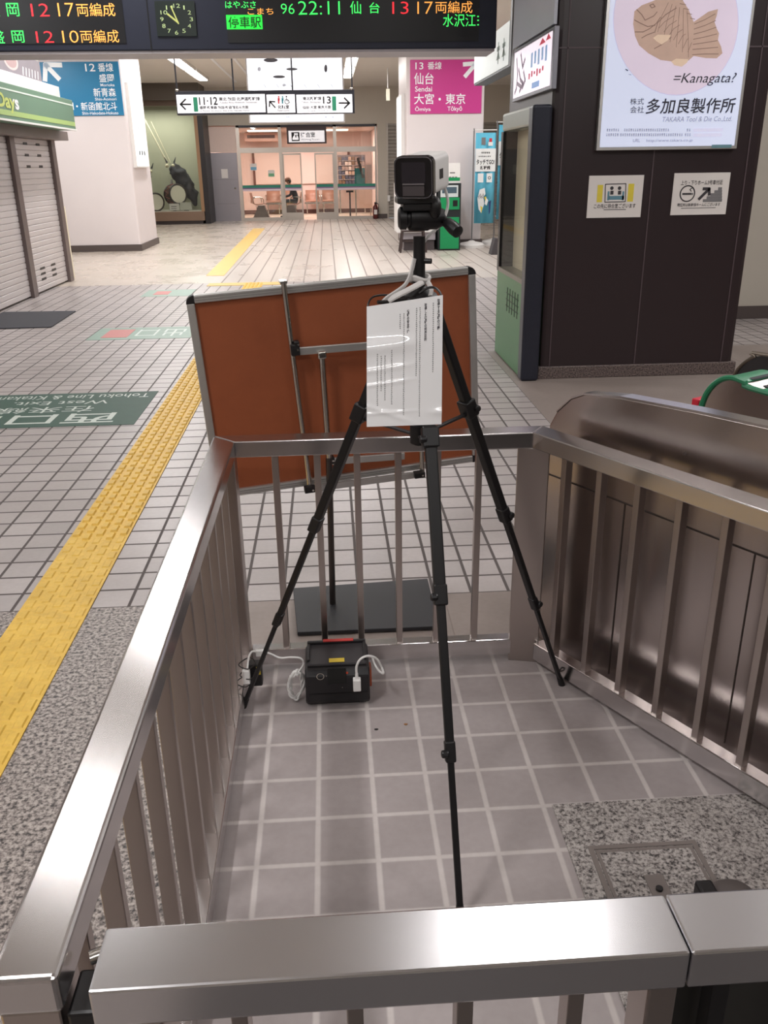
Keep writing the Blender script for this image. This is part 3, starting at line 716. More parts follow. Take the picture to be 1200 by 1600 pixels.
obj('wire_tie', MB().tube(w1, 0.0045, 6), MWIRE, ns, smooth=True)

# ================================================================== portable power station
pwx0, pwx1, pwy0, pwy1, pwz = -0.118, 0.080, 2.250, 2.415, 0.142
pw = thing('power_station', 'compact black portable power station on the grey tiles', 'power station', ((pwx0 + pwx1) / 2, 2.33, 0))
MPB = mat('power_station_black', (26, 24, 27), 0.42, 0, 0.1)
MPG = mat('power_station_grey', (50, 47, 50), 0.5, 0, 0.06)
bd = obj('body', MB().prism([(pwx0, pwy0 + 0.010, 0.006), (pwx0, pwy0, 0.022), (pwx0, pwy0, 0.108), (pwx0, pwy0 + 0.018, 0.128), (pwx0, pwy1, 0.128), (pwx0, pwy1, 0.006)], (pwx1 - pwx0, 0, 0)), MPB, pw, bevel=0.008, seg=3)
obj('lid', MB().box((pwx0 + 0.008, pwy0 + 0.030, 0.126), (pwx1 - 0.008, pwy1 - 0.008, pwz - 0.006)), MPG, pw, bevel=0.005)
b = MB()
for x in (pwx0 + 0.006, pwx1 - 0.016): b.box((x, pwy0 + 0.05, 0.128), (x + 0.010, pwy1 - 0.004, pwz))
b.box((pwx0 + 0.006, pwy1 - 0.016, 0.128), (pwx1 - 0.006, pwy1 - 0.002, pwz + 0.003))
obj('carry_handle', b, MPB, pw, bevel=0.003)
r0, r1 = at(505, 1006, Y=pwy1 - 0.01), at(552, 1006, Y=pwy1 - 0.01)
obj('red_stripe', MB().box((r0.x, pwy1 - 0.017, pwz + 0.003), (r1.x, pwy1 - 0.002, pwz + 0.005)), mat('handle_red', (190, 50, 46), 0.5), pw)
y0_ = at(514, 1035, Z=0.1365); y1_ = at(538, 1029, Z=0.1365)
obj('warning_label', MB().box((y0_.x, y0_.y, 0.1362), (y1_.x, y1_.y + 0.004, 0.1372)), mat('label_yellow', (220, 190, 60), 0.5), pw)
obj('feet', MB().box((pwx0 + 0.012, pwy0 + 0.02, 0), (pwx1 - 0.012, pwy1 - 0.02, 0.008)), M_BLACK, pw)
pf = front(pwy0 - 0.0005)
pf.ring('ring', 500.5, 1057, 0.0115, 0.0016); pf.disc('or', 542, 1051, 0.0042); pf.quad('scr', 512, 1044, 541, 1068); pf.quad('seam', 484, 1083, 575, 1086)
pf.disc('ring', 510, 1056, 0.0012); pf.disc('ring', 535, 1074, 0.0010)
pf.build(pw, {'ring': mat('button_ring', (200, 190, 178), 0.4), 'or': mat('button_orange', (190, 70, 40), 0.5), 'scr': mat('dark_display', (16, 20, 18), 0.15), 'seam': M_BLACK},
         {'ring': 'power_button', 'or': 'orange_button', 'scr': 'display', 'seam': 'lower_seam'})
obj('orange_side', MB().box((pwx1 - 0.001, pwy0 + 0.05, 0.035), (pwx1 + 0.008, pwy0 + 0.10, 0.095)), mat('side_orange', (168, 78, 44), 0.5), pw, bevel=0.003)
# plug and cable on its front
pg = thing('plug', 'white plug with a looping cable in the front of the power station', 'plug', (0.045, pwy0 - 0.01, 0.05))
a, c = at(552, 1078, Y=pwy0 - 0.012), at(563, 1060, Y=pwy0 - 0.012)
obj('plug_body', MB().box((a.x, pwy0 - 0.024, a.z), (c.x + 0.001, pwy0 - 0.001, c.z)), M_WHITE, pg, bevel=0.003)
d0 = at(557.5, 1060, Y=pwy0 - 0.012); obj('strain_relief', MB().cyl(d0, d0 + Vector((0, 0, 0.018)), 0.0055, 0.0042), M_WHITE, pg, smooth=True)
pts = [d0 + Vector((0, 0, 0.012))] + [at(px, py, Y=Y) for px, py, Y in ((557, 1042, 2.236), (563, 1030, 2.238), (575, 1025, 2.25), (588, 1029, 2.265), (596, 1042, 2.275), (599, 1052, 2.27), (592, 1048, 2.29), (585, 1037, 2.31), (582, 1028, 2.34))]
obj('cable', MB().tube(pts, 0.0036, 8), M_WHITE, pg, smooth=True)
# coil of white cable left of it
cc = thing('cable_coil', 'coil of white cable lying against the side of the power station', 'cable', (-0.15, 2.29, 0))
b = MB(); pts = []
for i in range(64):
    t = i * 2 * math.pi / 14; k = i / 64
    pts.append((-0.148 + (0.020 + 0.006 * math.sin(i * 1.7)) * math.cos(t), 2.295 + 0.022 * math.sin(t * 0.5 + i) * 0.5 + 0.012 * math.cos(t), 0.058 + (0.046 + 0.006 * math.cos(i * 2.3)) * math.sin(t)))
obj('windings', MB().tube(pts, 0.0036, 7, 3), M_WHITE, cc, smooth=True)
pts = [(-0.142, 2.292, 0.10)] + [tuple(at(px, py, Y=2.315)) for px, py in ((474, 1038), (470, 1029), (455, 1027), (438, 1028), (424, 1022), (415, 1019))]
obj('lead', MB().tube(pts, 0.0030, 7), M_WHITE, cc, smooth=True)
a, c = at(400, 1025, Y=2.315), at(416, 1015, Y=2.315)
obj('cable_joiner', MB().box((a.x, 2.308, a.z), (c.x, 2.322, c.z)), M_WHITE, cc, bevel=0.003)
pts = [tuple(at(px, py, Y=Y)) for px, py, Y in ((401, 1019, 2.315), (394, 1018, 2.31), (389, 1026, 2.29), (387, 1040, 2.26), (386, 1052, 2.25))]
obj('lead', MB().tube(pts, 0.0030, 7), M_WHITE, cc, smooth=True)
# power brick at the left foot
pb = thing('power_adapter', 'black power adapter with a yellow label tied to the tripod foot', 'power adapter', (-0.29, 2.30, 0.03))
a, c = at(390, 1074, Y=2.29), at(408, 1040, Y=2.29)
obj('case', MB().box((a.x, 2.292, a.z), (c.x, 2.33, c.z)), M_BLACK, pb, bevel=0.005)
a, c = at(401, 1054, Y=2.2915), at(406.5, 1042, Y=2.2915)
obj('label_strip', MB().box((a.x, 2.2905, a.z), (c.x, 2.2925, c.z)), MATS['label_yellow'], pb)
a, c = at(380, 1068, Y=2.255), at(390, 1046, Y=2.255)
obj('white_plug', MB().box((a.x, 2.246, a.z), (c.x, 2.264, c.z)), M_WHITE, pb, bevel=0.004)
b = MB()
for px, py in ((388, 1040), (390, 1056), (384, 1068)):
    p = at(px, py, Y=2.262); b.tube([(p.x - 0.030, p.y + 0.008, p.z), (p.x, p.y - 0.018, p.z - 0.001), (p.x + 0.02, p.y + 0.012, p.z), (p.x, p.y + 0.045, p.z + 0.001)], 0.0018, 6, 5, closed=True)
obj('wire_ties', b, MWIRE, pb, smooth=True)
p = at(874, 1034, Y=2.37)
tag(obj('wire_tie', MB().tube([(p.x - 0.02, p.y - 0.035, p.z - 0.02), (p.x - 0.01, p.y - 0.05, p.z + 0.003), (p.x + 0.018, p.y - 0.01, p.z + 0.008), (p.x + 0.03, p.y + 0.03, p.z + 0.004), (p.x, p.y + 0.02, p.z - 0.01)], 0.0026, 6, 6, closed=True), MWIRE, smooth=True),
    'black wire tie fixing the right tripod foot to the railing', 'wire tie')
for (px, py, r, lab, m_) in ((634, 1132, 0.006, 'small orange scrap of litter on the grey tiles', mat('orange_scrap', (150, 104, 66), 0.8)), (588, 1140, 0.006, 'tiny dark scrap of litter on the grey tiles', M_BLACK)):
    p = at(px, py, Z=0); tag(obj('litter_scrap', MB().prism([(p.x + r * (1 + 0.4 * math.sin(3 * t)) * math.cos(t), p.y + 0.7 * r * math.sin(t), 0.0) for t in [i * math.pi / 4 for i in range(8)]], (0, 0, 0.0015)), m_), lab, 'litter')

# ================================================================== brown board on its stand
BO = Vector((0.0357, 2.95, 0.8474))
yw, tl_, rl = math.radians(8.773), math.radians(2.094), math.radians(3.492)
br = Vector((math.cos(yw), math.sin(yw), 0)); bn = Vector((-math.sin(yw), math.cos(yw), 0)); bu = math.cos(tl_) * Vector((0, 0, 1)) - math.sin(tl_) * bn
br, bu = math.cos(rl) * br + math.sin(rl) * bu, -math.sin(rl) * br + math.cos(rl) * bu
bn = br.cross(bu) * -1
if bn.y < 0: bn = -bn
BW, BH = 0.9747, 0.7123
def B(u, v, w=0.0): return BO + br * u + bu * v - bn * w
def bp(px, py, off): return at(px, py, pl=(BO - bn * off, bn))
bd_ = thing('board_stand', 'brown backed notice board on a steel stand beyond the railing', 'notice board', (0.05, 2.9, 0))
q = NT('brown_hardboard'); P, x_, y_, z_ = q.pos(); f = q.noise(5, 5, P, 0.7)
q.l(q.ramp(f, [(0.3, lin((138, 70, 37))), (0.7, lin((150, 78, 43)))]), q.b.inputs['Base Color']); q.b.inputs['Roughness'].default_value = 0.62
obj('back_panel', MB().obox(B(0, 0, -0.008), br, bu, bn, BW - 0.02, BH - 0.02, 0.012), q.m, bd_)
FW = 0.026
for (u, v, w, h) in ((0, BH / 2 - FW / 2, BW - 0.05, FW), (0, -BH / 2 + FW / 2, BW - 0.05, FW), (-BW / 2 + FW / 2, 0, FW, BH - 0.05), (BW / 2 - FW / 2, 0, FW, BH - 0.05)):
    fr = obj('frame_rail', MB().obox(B(u, v, -0.003), br, bu, bn, w, h, 0.026), M_ALU, bd_, bevel=0.003)
    if w > h: obj('frame_groove', MB().obox(B(u, v + 0.004, 0.0104), br, bu, bn, w, 0.002, 0.001).obox(B(u, v - 0.004, 0.0104), br, bu, bn, w, 0.0015, 0.001), mat('groove_grey', (140, 138, 136), 0.5, 0.4), fr)
for su in (-1, 1):
    for sv in (-1, 1):
        c = B(su * (BW / 2 - 0.027), sv * (BH / 2 - 0.027), -0.002); pts = [c]
        for i in range(9):
            t = math.radians(90 * i / 8); pts.append(c + br * su * 0.028 * math.cos(t) + bu * sv * 0.028 * math.sin(t))
        obj('corner_cap', MB().prism([p - bn * 0.013 for p in pts], bn * 0.028), M_BLACK, bd_, bevel=0.002)
# stand uprights, channels and brackets in front of the back panel
OFF = 0.028
u0, u1 = bp(443, 442, OFF), bp(485, 767, OFF)
obj('upright', MB().cyl(u0, u1, 0.0095, n=14), M_CHROME, bd_, smooth=True)
obj('hook', MB().obox(u0 + bu * 0.002 + bn * 0.012, br, bu, bn, 0.024, 0.010, 0.040), M_CHROME, bd_, bevel=0.002)
v0, v1 = bp(648, 434, OFF), bp(660, 742, OFF)
obj('upright', MB().cyl(v0, v1, 0.0095, n=14), M_CHROME, bd_, smooth=True)
def chan(name, a, c, h, off):
    p, q_ = bp(*a, off), bp(*c, off); return obj(name, MB().beam(p, q_, 0.012, h, bu), M_ALU, bd_, bevel=0.002)
chan('cross_channel', (463, 549), (640, 535), 0.026, OFF + 0.012)
chan('cross_channel', (512, 721), (632, 712), 0.026, OFF + 0.012)
chan('cross_channel', (490, 763), (655, 741), 0.024, OFF)
def brk(px, py, w, h):
    c = bp(px, py, OFF + 0.010); k = obj('bracket', MB().obox(c, br, bu, bn, w, h, 0.030), M_BLACK, bd_, bevel=0.003)
    obj('bolt', MB().cyl(c - bn * 0.015 + br * w * 0.25, c - bn * 0.019 + br * w * 0.25, 0.004), M_CHROME, k)
brk(461, 546, 0.030, 0.038); brk(484, 764, 0.040, 0.022); brk(655, 741, 0.040, 0.022); brk(517, 718, 0.024, 0.026); brk(463, 537, 0.018, 0.02)
t0 = bp(503, 556, OFF + 0.022); t1 = bp(514, 715, OFF + 0.022); pf_ = at(520, 945, Z=0.012)
obj('pole', MB().cyl(t0, t1, 0.0105, n=14), M_CHROME, bd_, smooth=True)
obj('pole', MB().cyl(t1, pf_, 0.0115, n=14), mat('pole_dark_steel', (92, 86, 84), 0.3, 0.9), bd_, smooth=True)
obj('pole_clamp', MB().obox(t0 + bu * 0.004, br, bu, bn, 0.030, 0.026, 0.024), M_CHROME, bd_, bevel=0.005)
obj('base_plate', MB().prism([(-0.186, 3.042, 0.004), (0.350, 3.078, 0.004), (0.346, 2.692, 0.004), (-0.158, 2.691, 0.004)], (0, 0, 0.014)), mat('base_plate_black', (36, 36, 40), 0.5, 0.0, 0.1, 6), bd_, bevel=0.002)
b = MB()
for x, y in ((-0.12, 2.73), (0.31, 2.73), (0.31, 3.03), (-0.14, 3.0)): b.cyl((x, y, 0), (x, y, 0.005), 0.015)
obj('rubber_feet', b, M_BLACK, bd_)

# ================================================================== ticket gates right of the railing
def gp(px, py, k): return at(px, py, pl=(RN * k, RN))
GK = 1.905
tg = thing('ticket_gate', 'plain steel barrier with a rounded end against the right railing', 'ticket gate', tuple(RN * (GK + 0.02) + RD * (-1.0)))
top = [gp(x, y, GK) for x, y in ((859, 664), (870, 644), (893, 623), (912, 617), (970, 622), (1085, 644), (1200, 669))]
last = top[-1] + RD * 0.9; last.z = 0.935
st0 = Vector((top[0].x, top[0].y, 0)); pts = [st0 - RD * 0.005] + [gp(856, 700, GK)] + top + [last, Vector((last.x, last.y, 0))]
obj('side_panel', MB().prism(pts, RN * 0.045), M_STEELP, tg, bevel=0.003)
b = MB()
for a_, c_ in zip(top[1:] + [last], top[2:] + [last]):
    if (c_ - a_).length < 1e-4: continue
    b.prism([a_ - RN * 0.002, c_ - RN * 0.002, c_ - RN * 0.002 + Vector((0, 0, 0.006)), a_ - RN * 0.002 + Vector((0, 0, 0.006))], RN * 0.049)
obj('top_trim', b, M_STEEL, tg)
sA, sB = gp(847, 737, GK - 0.0015), gp(1115, 847, GK - 0.0015); sB = sA + RD * 1.6; sB.z = sA.z
b = MB().beam(sA, sB, 0.002, 0.004)
for px in (975, 1190):
    c = gp(px, 800, GK - 0.0015); b.beam((c.x, c.y, 0.02), (c.x, c.y, sA.z), 0.003, 0.002, RN)
obj('panel_seam', b, mat('seam_dark', (70, 60, 56), 0.5), tg)
b = MB()
for px, py in ((1070, 709),): 
    c = gp(px, py, GK); b.cyl(c - RN * 0.002, c + RN * 0.002, 0.005)
obj('screw', b, MATS['seam_dark'], tg)
# green edged gate
K2 = 2.36
gg = thing('ticket_gate', 'steel ticket gate with a green rounded edge and red sensor', 'ticket gate', tuple(RN * (K2 + 0.15) + RD * (-1.0)))
edge = [gp(x, y, K2) for x, y in ((1092, 648), (1103, 617), (1120, 597), (1142, 590), (1166, 598), (1200, 614))]
e_l = edge[-1] + RD * 0.8; e_l.z -= 0.02
f0 = Vector((edge[0].x, edge[0].y, 0)); f1 = Vector((e_l.x, e_l.y, 0))
obj('side_panel', MB().prism([f0] + edge + [e_l, f1], RN * 0.16), M_STEELP, gg)
MGR = mat('gate_green', (46, 124, 88), 0.35, 0, 0.05)
def ribbon(pts, th, n0, n1):
    b = MB(); Q = [Vector(p) for p in pts]
    for i, (a, c) in enumerate(zip(Q, Q[1:])):
        d = (c - a).normalized(); nr = RN.cross(d); nr = nr if nr.z > 0 or abs(nr.z) < .2 else -nr
        b.prism([a + RN * n0, c + RN * n0, c + RN * n0 - nr * 0 + Vector((0, 0, th)), a + RN * n0 + Vector((0, 0, th))], RN * (n1 - n0))
    return b
sm = []
for i in range(len(edge) - 1):
    P4 = [edge[max(0, i - 1)], edge[i], edge[i + 1], (edge + [e_l])[min(len(edge), i + 2)]]
    for k in range(5):
        t = k / 5; p0_, p1_, p2_, p3_ = P4
        sm.append(0.5 * ((2 * p1_) + (-p0_ + p2_) * t + (2 * p0_ - 5 * p1_ + 4 * p2_ - p3_) * t * t + (-p0_ + 3 * p1_ - 3 * p2_ + p3_) * t ** 3))
sm += [edge[-1], e_l]
obj('green_edge', MB().tube([p - RN * 0.002 for p in sm], 0.009, 8, 1), MGR, gg, smooth=True)
b = MB(); nA = [b.bm.verts.new(p + Vector((0, 0, 0.004))) for p in sm]; nB = [b.bm.verts.new(p + Vector((0, 0, 0.004)) + RN * 0.16) for p in sm]
for i in range(len(sm) - 1): b.bm.faces.new((nA[i], nA[i + 1], nB[i + 1], nB[i]))
obj('green_top', b, MGR, gg, smooth=True)
b = MB(); ti = [p for p in sm if p.x > gp(1165, 598, K2).x - 0.01]
A_ = [b.bm.verts.new(p + Vector((0, 0, 0.0065)) + RN * 0.03) for p in ti]; B_ = [b.bm.verts.new(p + Vector((0, 0, 0.0065)) + RN * 0.15) for p in ti]
for i in range(len(ti) - 1): b.bm.faces.new((A_[i], A_[i + 1], B_[i + 1], B_[i]))
obj('reader_panel', b, mat('reader_black', (20, 22, 28), 0.6), gg)
c = gp(1093, 632, K2 + 0.04)
obj('sensor', MB().obox(c + Vector((0, 0, 0.0)), RN, RD, (0, 0, 1), 0.05, 0.028, 0.045), mat('sensor_red', (206, 40, 60), 0.35), gg, bevel=0.003)
obj('sensor_base', MB().obox(c - Vector((0, 0, 0.04)), RN, RD, (0, 0, 1), 0.06, 0.036, 0.035), mat('sensor_grey', (110, 96, 94), 0.5), gg)
K3 = 2.95
bg = thing('ticket_gate', 'black ticket gate with a rounded end behind the green edged gate', 'ticket gate', tuple(RN * (K3 + 0.1) + RD * (-1.1)))
e3 = [gp(x, y, K3) for x, y in ((1138, 610), (1148, 585), (1161, 568), (1180, 557), (1200, 555))]
e3l = e3[-1] + RD * 0.8
obj('body', MB().prism([Vector((e3[0].x, e3[0].y, 0))] + e3 + [e3l, Vector((e3l.x, e3l.y, 0))], RN * 0.14), MG, bg)
obj('edge_trim', MB().tube([p for p in e3 + [e3l]], 0.007, 8, 4), mat('trim_steel_dark', (120, 110, 100), 0.4, 0.8), bg, smooth=True)

# ================================================================== departure board
DY = 8.2
db = thing('departure_board', 'wide dark departure board with glowing green, red and orange lettering', 'departure board', (-0.9, 8.4, 2.47))
M_HOUS = mat('board_navy', (42, 46, 62), 0.45, 0.2, 0.06, 4)
xr = at(776, 40, Y=DY).x
obj('housing', MB().box((-3.6, DY, 2.475), (xr, DY + 0.42, 3.42)), M_HOUS, db, bevel=0.01)
obj('bottom_tray', MB().box((-3.6, DY + 0.012, 2.455), (xr - 0.01, DY + 0.41, 2.476)), mat('lit_underside_grey', (178, 172, 176), 0.45, 0.2), db)  # paler metal underside, with reflected light put into its grey
M_SCR = mat('display_black', (16, 17, 22), 0.3)
f = front(DY)
f.quad('scr', -150, -60, 191, 69, 0.006); f.quad('scr', 352, -60, 749, 66, 0.006)
f.quad('seam', 229, -60, 231, 80, 0.003)
G_, R_, O_ = 'g', 'r', 'o'
L2 = 0.009
for k, t, x0, y0, x1, y1 in ((G_, '盛', -20, 5, -1, 26), (G_, '岡', 11, 5, 30, 26), (R_, '12', 49, 6, 77, 26), (O_, '17', 91, 5, 116, 26), (O_, '両編成', 120, 5, 180, 26),
                             (G_, '盛', -13, 48, 7, 68), (G_, '岡', 19, 48, 38, 67), (R_, '12', 57, 49, 84, 67), (O_, '10', 98, 48, 123, 67), (O_, '両編成', 126, 47, 186, 67),
                             (G_, 'はやぶさ', 352, 2, 400, 13), (O_, 'こまち', 387, 13, 427, 23), (G_, '96', 439, 6, 460, 22), (G_, '22:11', 466, 2, 531, 23), (G_, '仙', 547, 2, 564, 22), (G_, '台', 577, 4, 593, 21),
                             (R_, '13', 613, 3, 638, 22), (O_, '17', 652, 3, 676, 22), (O_, '両編成', 680, 2, 738, 21), (G_, '水沢江', 692, 22, 743, 42)):
    f.text(k, t, x0, y0, x1, y1, L2, -0.012 if t[0] in '1296' else 0.0)
for y in (25, 31, 38): f.quad(G_, 745.5, y, 748, y + 2, L2)
f.quad('gb', 354, 23.5, 410, 46, 0.008); f.text('gk', '停車駅', 357, 26, 408, 44, 0.010, 0.01)
f.build(db, {'scr': M_SCR, 'seam': M_SCR, 'g': mat('led_green', (70, 255, 110), 0.5, 0, 0, emit=1.0), 'r': mat('led_red', (255, 50, 60), 0.5, 0, 0, emit=1.1), 'o': mat('led_orange', (255, 170, 80), 0.5, 0, 0, emit=1.0),
             'gb': mat('led_green_block', (40, 225, 70), 0.5, 0, 0, emit=0.9), 'gk': mat('led_dark', (18, 60, 26), 0.5)},
        {'scr': 'display', 'seam': 'housing_seam', 'g': 'green_lettering', 'r': 'red_lettering', 'o': 'orange_lettering', 'gb': 'green_block', 'gk': 'block_lettering'})
ck = obj('clock', MB().box((at(244, 30, Y=DY).x, DY - 0.012, at(275, 57, Y=DY).z), (at(306, 30, Y=DY).x, DY, at(275, 2, Y=DY).z)), mat('clock_dial', (18, 32, 28), 0.3), db)
ck['label'] = 'square black clock reading two minutes to ten'
f = front(DY - 0.012)
for k in range(12):
    a = math.radians(30 * (k + 1)); cx, cy = 276 + 23.0 * math.sin(a), 30 - 21 * math.cos(a); w = 5.2 if k >= 9 else (1.1 if k == 0 else 2.6)
    f.text('num', str(k + 1), cx - w, cy - 3.2, cx + w, cy + 3.2, 0.001)
f.stroke('hand', [(278, 35), (262, 22)], 0.014, 0.002); f.stroke('hand', [(279, 37), (267, 10)], 0.010, 0.003)
f.build(ck, {'num': mat('clock_numerals', (190, 210, 150), 0.5, emit=0.25), 'hand': mat('clock_hands', (200, 205, 120), 0.5, emit=0.2)}, {'num': 'numerals', 'hand': 'clock_hands'})
b = MB()
for x in (-2.2, -0.3, 1.2): b.cyl((x, DY + 0.2, 3.42), (x, DY + 0.2, CEIL), 0.03)
obj('hanger', b, M_DARK, db)

# ================================================================== hanging direction sign
HYS = 14.0
hs = thing('hanging_sign', 'long lit direction sign with black arrows hung from the ceiling by rods', 'direction sign', (-0.83, HYS, 2.29))
a0 = at(275, 160, Y=HYS).x; a1 = at(554, 160, Y=HYS).x; z1 = at(415, 141, Y=HYS).z; z0 = at(415, 178.5, Y=HYS).z
obj('housing', MB().box((a0, HYS, z0), (a1, HYS + 0.14, z1)), M_DARK, hs, bevel=0.005)
f = front(HYS)
for x0, x1 in ((276.5, 414.5), (417, 461), (463.5, 550.5)): f.quad('lit', x0, 147.5, x1, 176.3, 0.003)
def arrow(f, key, x0, y0, x1, y1, w, head, lift):
    """shaft from 0 to 1 with two barbs at 1"""
    f.stroke(key, [(x0, y0), (x1, y1)], w, lift)
    dx, dy = x0 - x1, y0 - y1; L = math.hypot(dx, dy); dx, dy = dx / L * head, dy / L * head
    for s in (-1, 1):
        c, sn_ = math.cos(math.radians(45)), s * math.sin(math.radians(45))
        f.stroke(key, [(x1 + dx * c - dy * sn_, y1 + dx * sn_ + dy * c), (x1, y1)], w, lift)
LI = 0.006
arrow(f, 'k', 298, 163, 282, 163, 0.022, 11, LI); f.quad('gr', 302.5, 152, 309, 174.5, LI)
for t, x0, y0, x1, y1, bo in (('11·12', 311, 151.5, 340, 164, .02), ('東北·秋田·北海道新幹線', 342, 151.5, 406, 157.3, .02), ('Tohoku·Akita·Hokkaido Shinkansen', 343, 158.6, 402, 161.4, 0), ('盛岡·新青森·秋田·新函館北斗方面', 312, 165.4, 388, 170.2, .02), ('for Morioka, Shin-Aomori, Akita & Shin-Hakodate-Hokuto', 312, 171.8, 390, 174.4, 0),
                              ('化粧室', 434, 164, 452, 170, .02), ('Restrooms', 434, 171, 452, 173.8, 0),
                              ('東北新幹線', 473, 151, 502, 156.6, .02), ('Tohoku Shinkansen', 471, 158.2, 502, 161, 0), ('13', 504.5, 150.5, 517, 162, .02), ('仙台·大宮·東京方面', 473, 165, 517, 170, .02), ('for Sendai, Omiya & Tokyo', 481, 171.8, 516.5, 174.2, 0)):
    f.text('k', t, x0, y0, x1, y1, LI, bo)
arrow(f, 'k', 430, 168, 421.5, 158.5, 0.018, 8, LI)
def man(f, key, x, y, h, lift=LI):
    f.disc(key, x, y + h * 0.12, 0.012, lift, 12); f.quad(key, x - 1.6, y + h * 0.26, x + 1.6, y + h * 0.62, lift); f.quad(key, x - 1.1, y + h * 0.6, x + 1.1, y + h, lift)
man(f, 'red', 435.5, 150, 12); man(f, 'teal', 441.5, 150, 12)
f.disc('k', 447.5, 151, 0.011, LI, 12); f.stroke('k', [(447.5, 153), (448, 157.5), (451, 157.5), (452.5, 161)], 0.008, LI); f.ring('k', 448.2, 158.8, 0.034, 0.008, LI)
f.quad('gr', 519, 150.5, 525.3, 172.8, LI); arrow(f, 'k', 530, 161, 546, 161, 0.022, 11, LI)
f.build(hs, {'lit': LIT, 'k': INK, 'gr': INKG, 'red': INKR, 'teal': INKT}, {'lit': 'lit_face', 'k': 'black_lettering', 'gr': 'green_bar', 'red': 'red_pictogram', 'teal': 'teal_pictogram'})
for px in (270, 365, 457, 550):
    x = at(px, 138, Y=HYS + 0.07).x
    x = max(a0 + 0.02, min(a1 - 0.02, x)); obj('rod', MB().cyl((x, HYS + 0.07, z1 - 0.01), (x, HYS + 0.07, CEIL), 0.011, n=10), M_DARK, hs, smooth=True)
for px in (277, 549):
    x = at(px, 144, Y=HYS).x; obj('spot', MB().sph((x, HYS - 0.01, z1 + 0.01), 0.022), M_CHROME, hs, smooth=True)

# ================================================================== blue and pink platform signs on the white pillars
f = front(18.80)
bs = thing('platform_sign', 'blue platform 12 sign on the white pillar by the shop', 'platform sign', (-4.6, 18.8, 2.55))
o_, U, V = f.frame(62, 96.5, 190, 181); obj('panel', MB().box((o_.x - 0.25, 18.795, o_.z), (o_.x + U - 0.01, 18.82, o_.z + V)), mat('sign_blue', (28, 122, 168), 0.4, 0, 0.03, emit=0.05), bs, bevel=0.004)
f = front(18.795)
arrow(f, 'w', 92, 123, 71, 101, 0.085, 24, 0.004)
for t, x0, y0, x1, y1 in (('12', 133, 99.5, 148.5, 111.5), ('番線', 153, 98.5, 176.5, 112), ('盛岡', 155, 115.5, 178, 128.5), ('Morioka', 157, 130.5, 179, 135), ('新青森', 146, 137.5, 181, 151), ('Shin-Aomori', 148.5, 152.5, 182, 157), ('秋田', 84, 159.5, 115, 172), ('新函館北斗', 126.5, 159.5, 183, 172.5), ('Shin-Hakodate-Hokuto', 128.5, 174.3, 185, 179)):
    f.text('w', t, x0, y0, x1, y1, 0.004, 0.008)
f.disc(('w', 'dot'), 120.5, 166, 0.018, 0.004)
f.build(bs, {'w': mat('sign_white_letters', (238, 242, 246), 0.5, emit=0.1)})
ps = thing('platform_sign', 'magenta platform 13 sign on the pillar by the green machine', 'platform sign', (2.4, 18.5, 2.5))
f = front(18.5); o_, U, V = f.frame(641, 93, 753, 177.5); obj('panel', MB().box((o_.x, 18.495, o_.z), (o_.x + U, 18.52, o_.z + V)), mat('sign_magenta', (196, 56, 138), 0.4, 0, 0.03, emit=0.08), ps, bevel=0.004)
f = front(18.495)
for t, x0, y0, x1, y1 in (('13', 649, 97.5, 661.5, 108.5), ('番線', 668, 96.5, 690, 108.5), ('仙台', 647, 113.5, 677.5, 132), ('Sendai', 648.5, 135, 675, 143.2), ('大宮', 647, 146, 678, 163), ('東京', 696, 146, 727, 163), ('Ōmiya', 648.5, 166, 673, 175.2), ('Tōkyō', 699, 166, 722, 175.2)):
    f.text('w', t, x0, y0, x1, y1, 0.004, 0.008)
f.disc(('w', 'dot'), 687, 155, 0.024, 0.004); arrow(f, 'w', 727, 119, 744, 99, 0.075, 19, 0.004)
f.build(ps, {'w': MATS['sign_white_letters']})
# lit panels on the sides of the white pillars
def side_panel(lab, X, y0, y1, z0, z1, s, frm=None):
    t = thing('light_box', lab, 'light box', (X, (y0 + y1) / 2, z0))
    obj('housing', MB().box((min(X, X + s * 0.07), y0, z0), (max(X, X + s * 0.07), y1, z1)), M_WHITE, t, bevel=0.004)
    xx = X + s * 0.0715; obj('lit_face', MB().box((min(xx, xx - s * .002), y0 + 0.03, z0 + 0.03), (max(xx, xx - s * .002), y1 - 0.03, z1 - 0.03)), mat('bright_light_box', (246, 250, 252), 0.4, emit=0.75), t)
    return t
lp = side_panel('tall white lit panel on the side of the pillar beside the showcase', -3.86, 19.0, 20.3, 1.60, 3.15, 1)
pr = Print((0, 1, 0), (0, 0, 1), lambda x, y: Vector((-3.7865, x, y)))
for i, yy in enumerate((19.35, 19.6, 19.85)): pr.quad('k', yy, 1.84 - i * 0, yy + 0.10, 1.92)
pr.disc('g', 19.55, 2.35, 0.05)
pr.build(lp, {'k': INK, 'g': mat('faint_grey', (196, 200, 208), 0.5)}, {'k': 'marks', 'g': 'grey_mark'})
lp = side_panel('narrow lit panel on the side of the pink sign pillar', 1.63, 18.9, 20.1, 1.25, 2.9, -1)

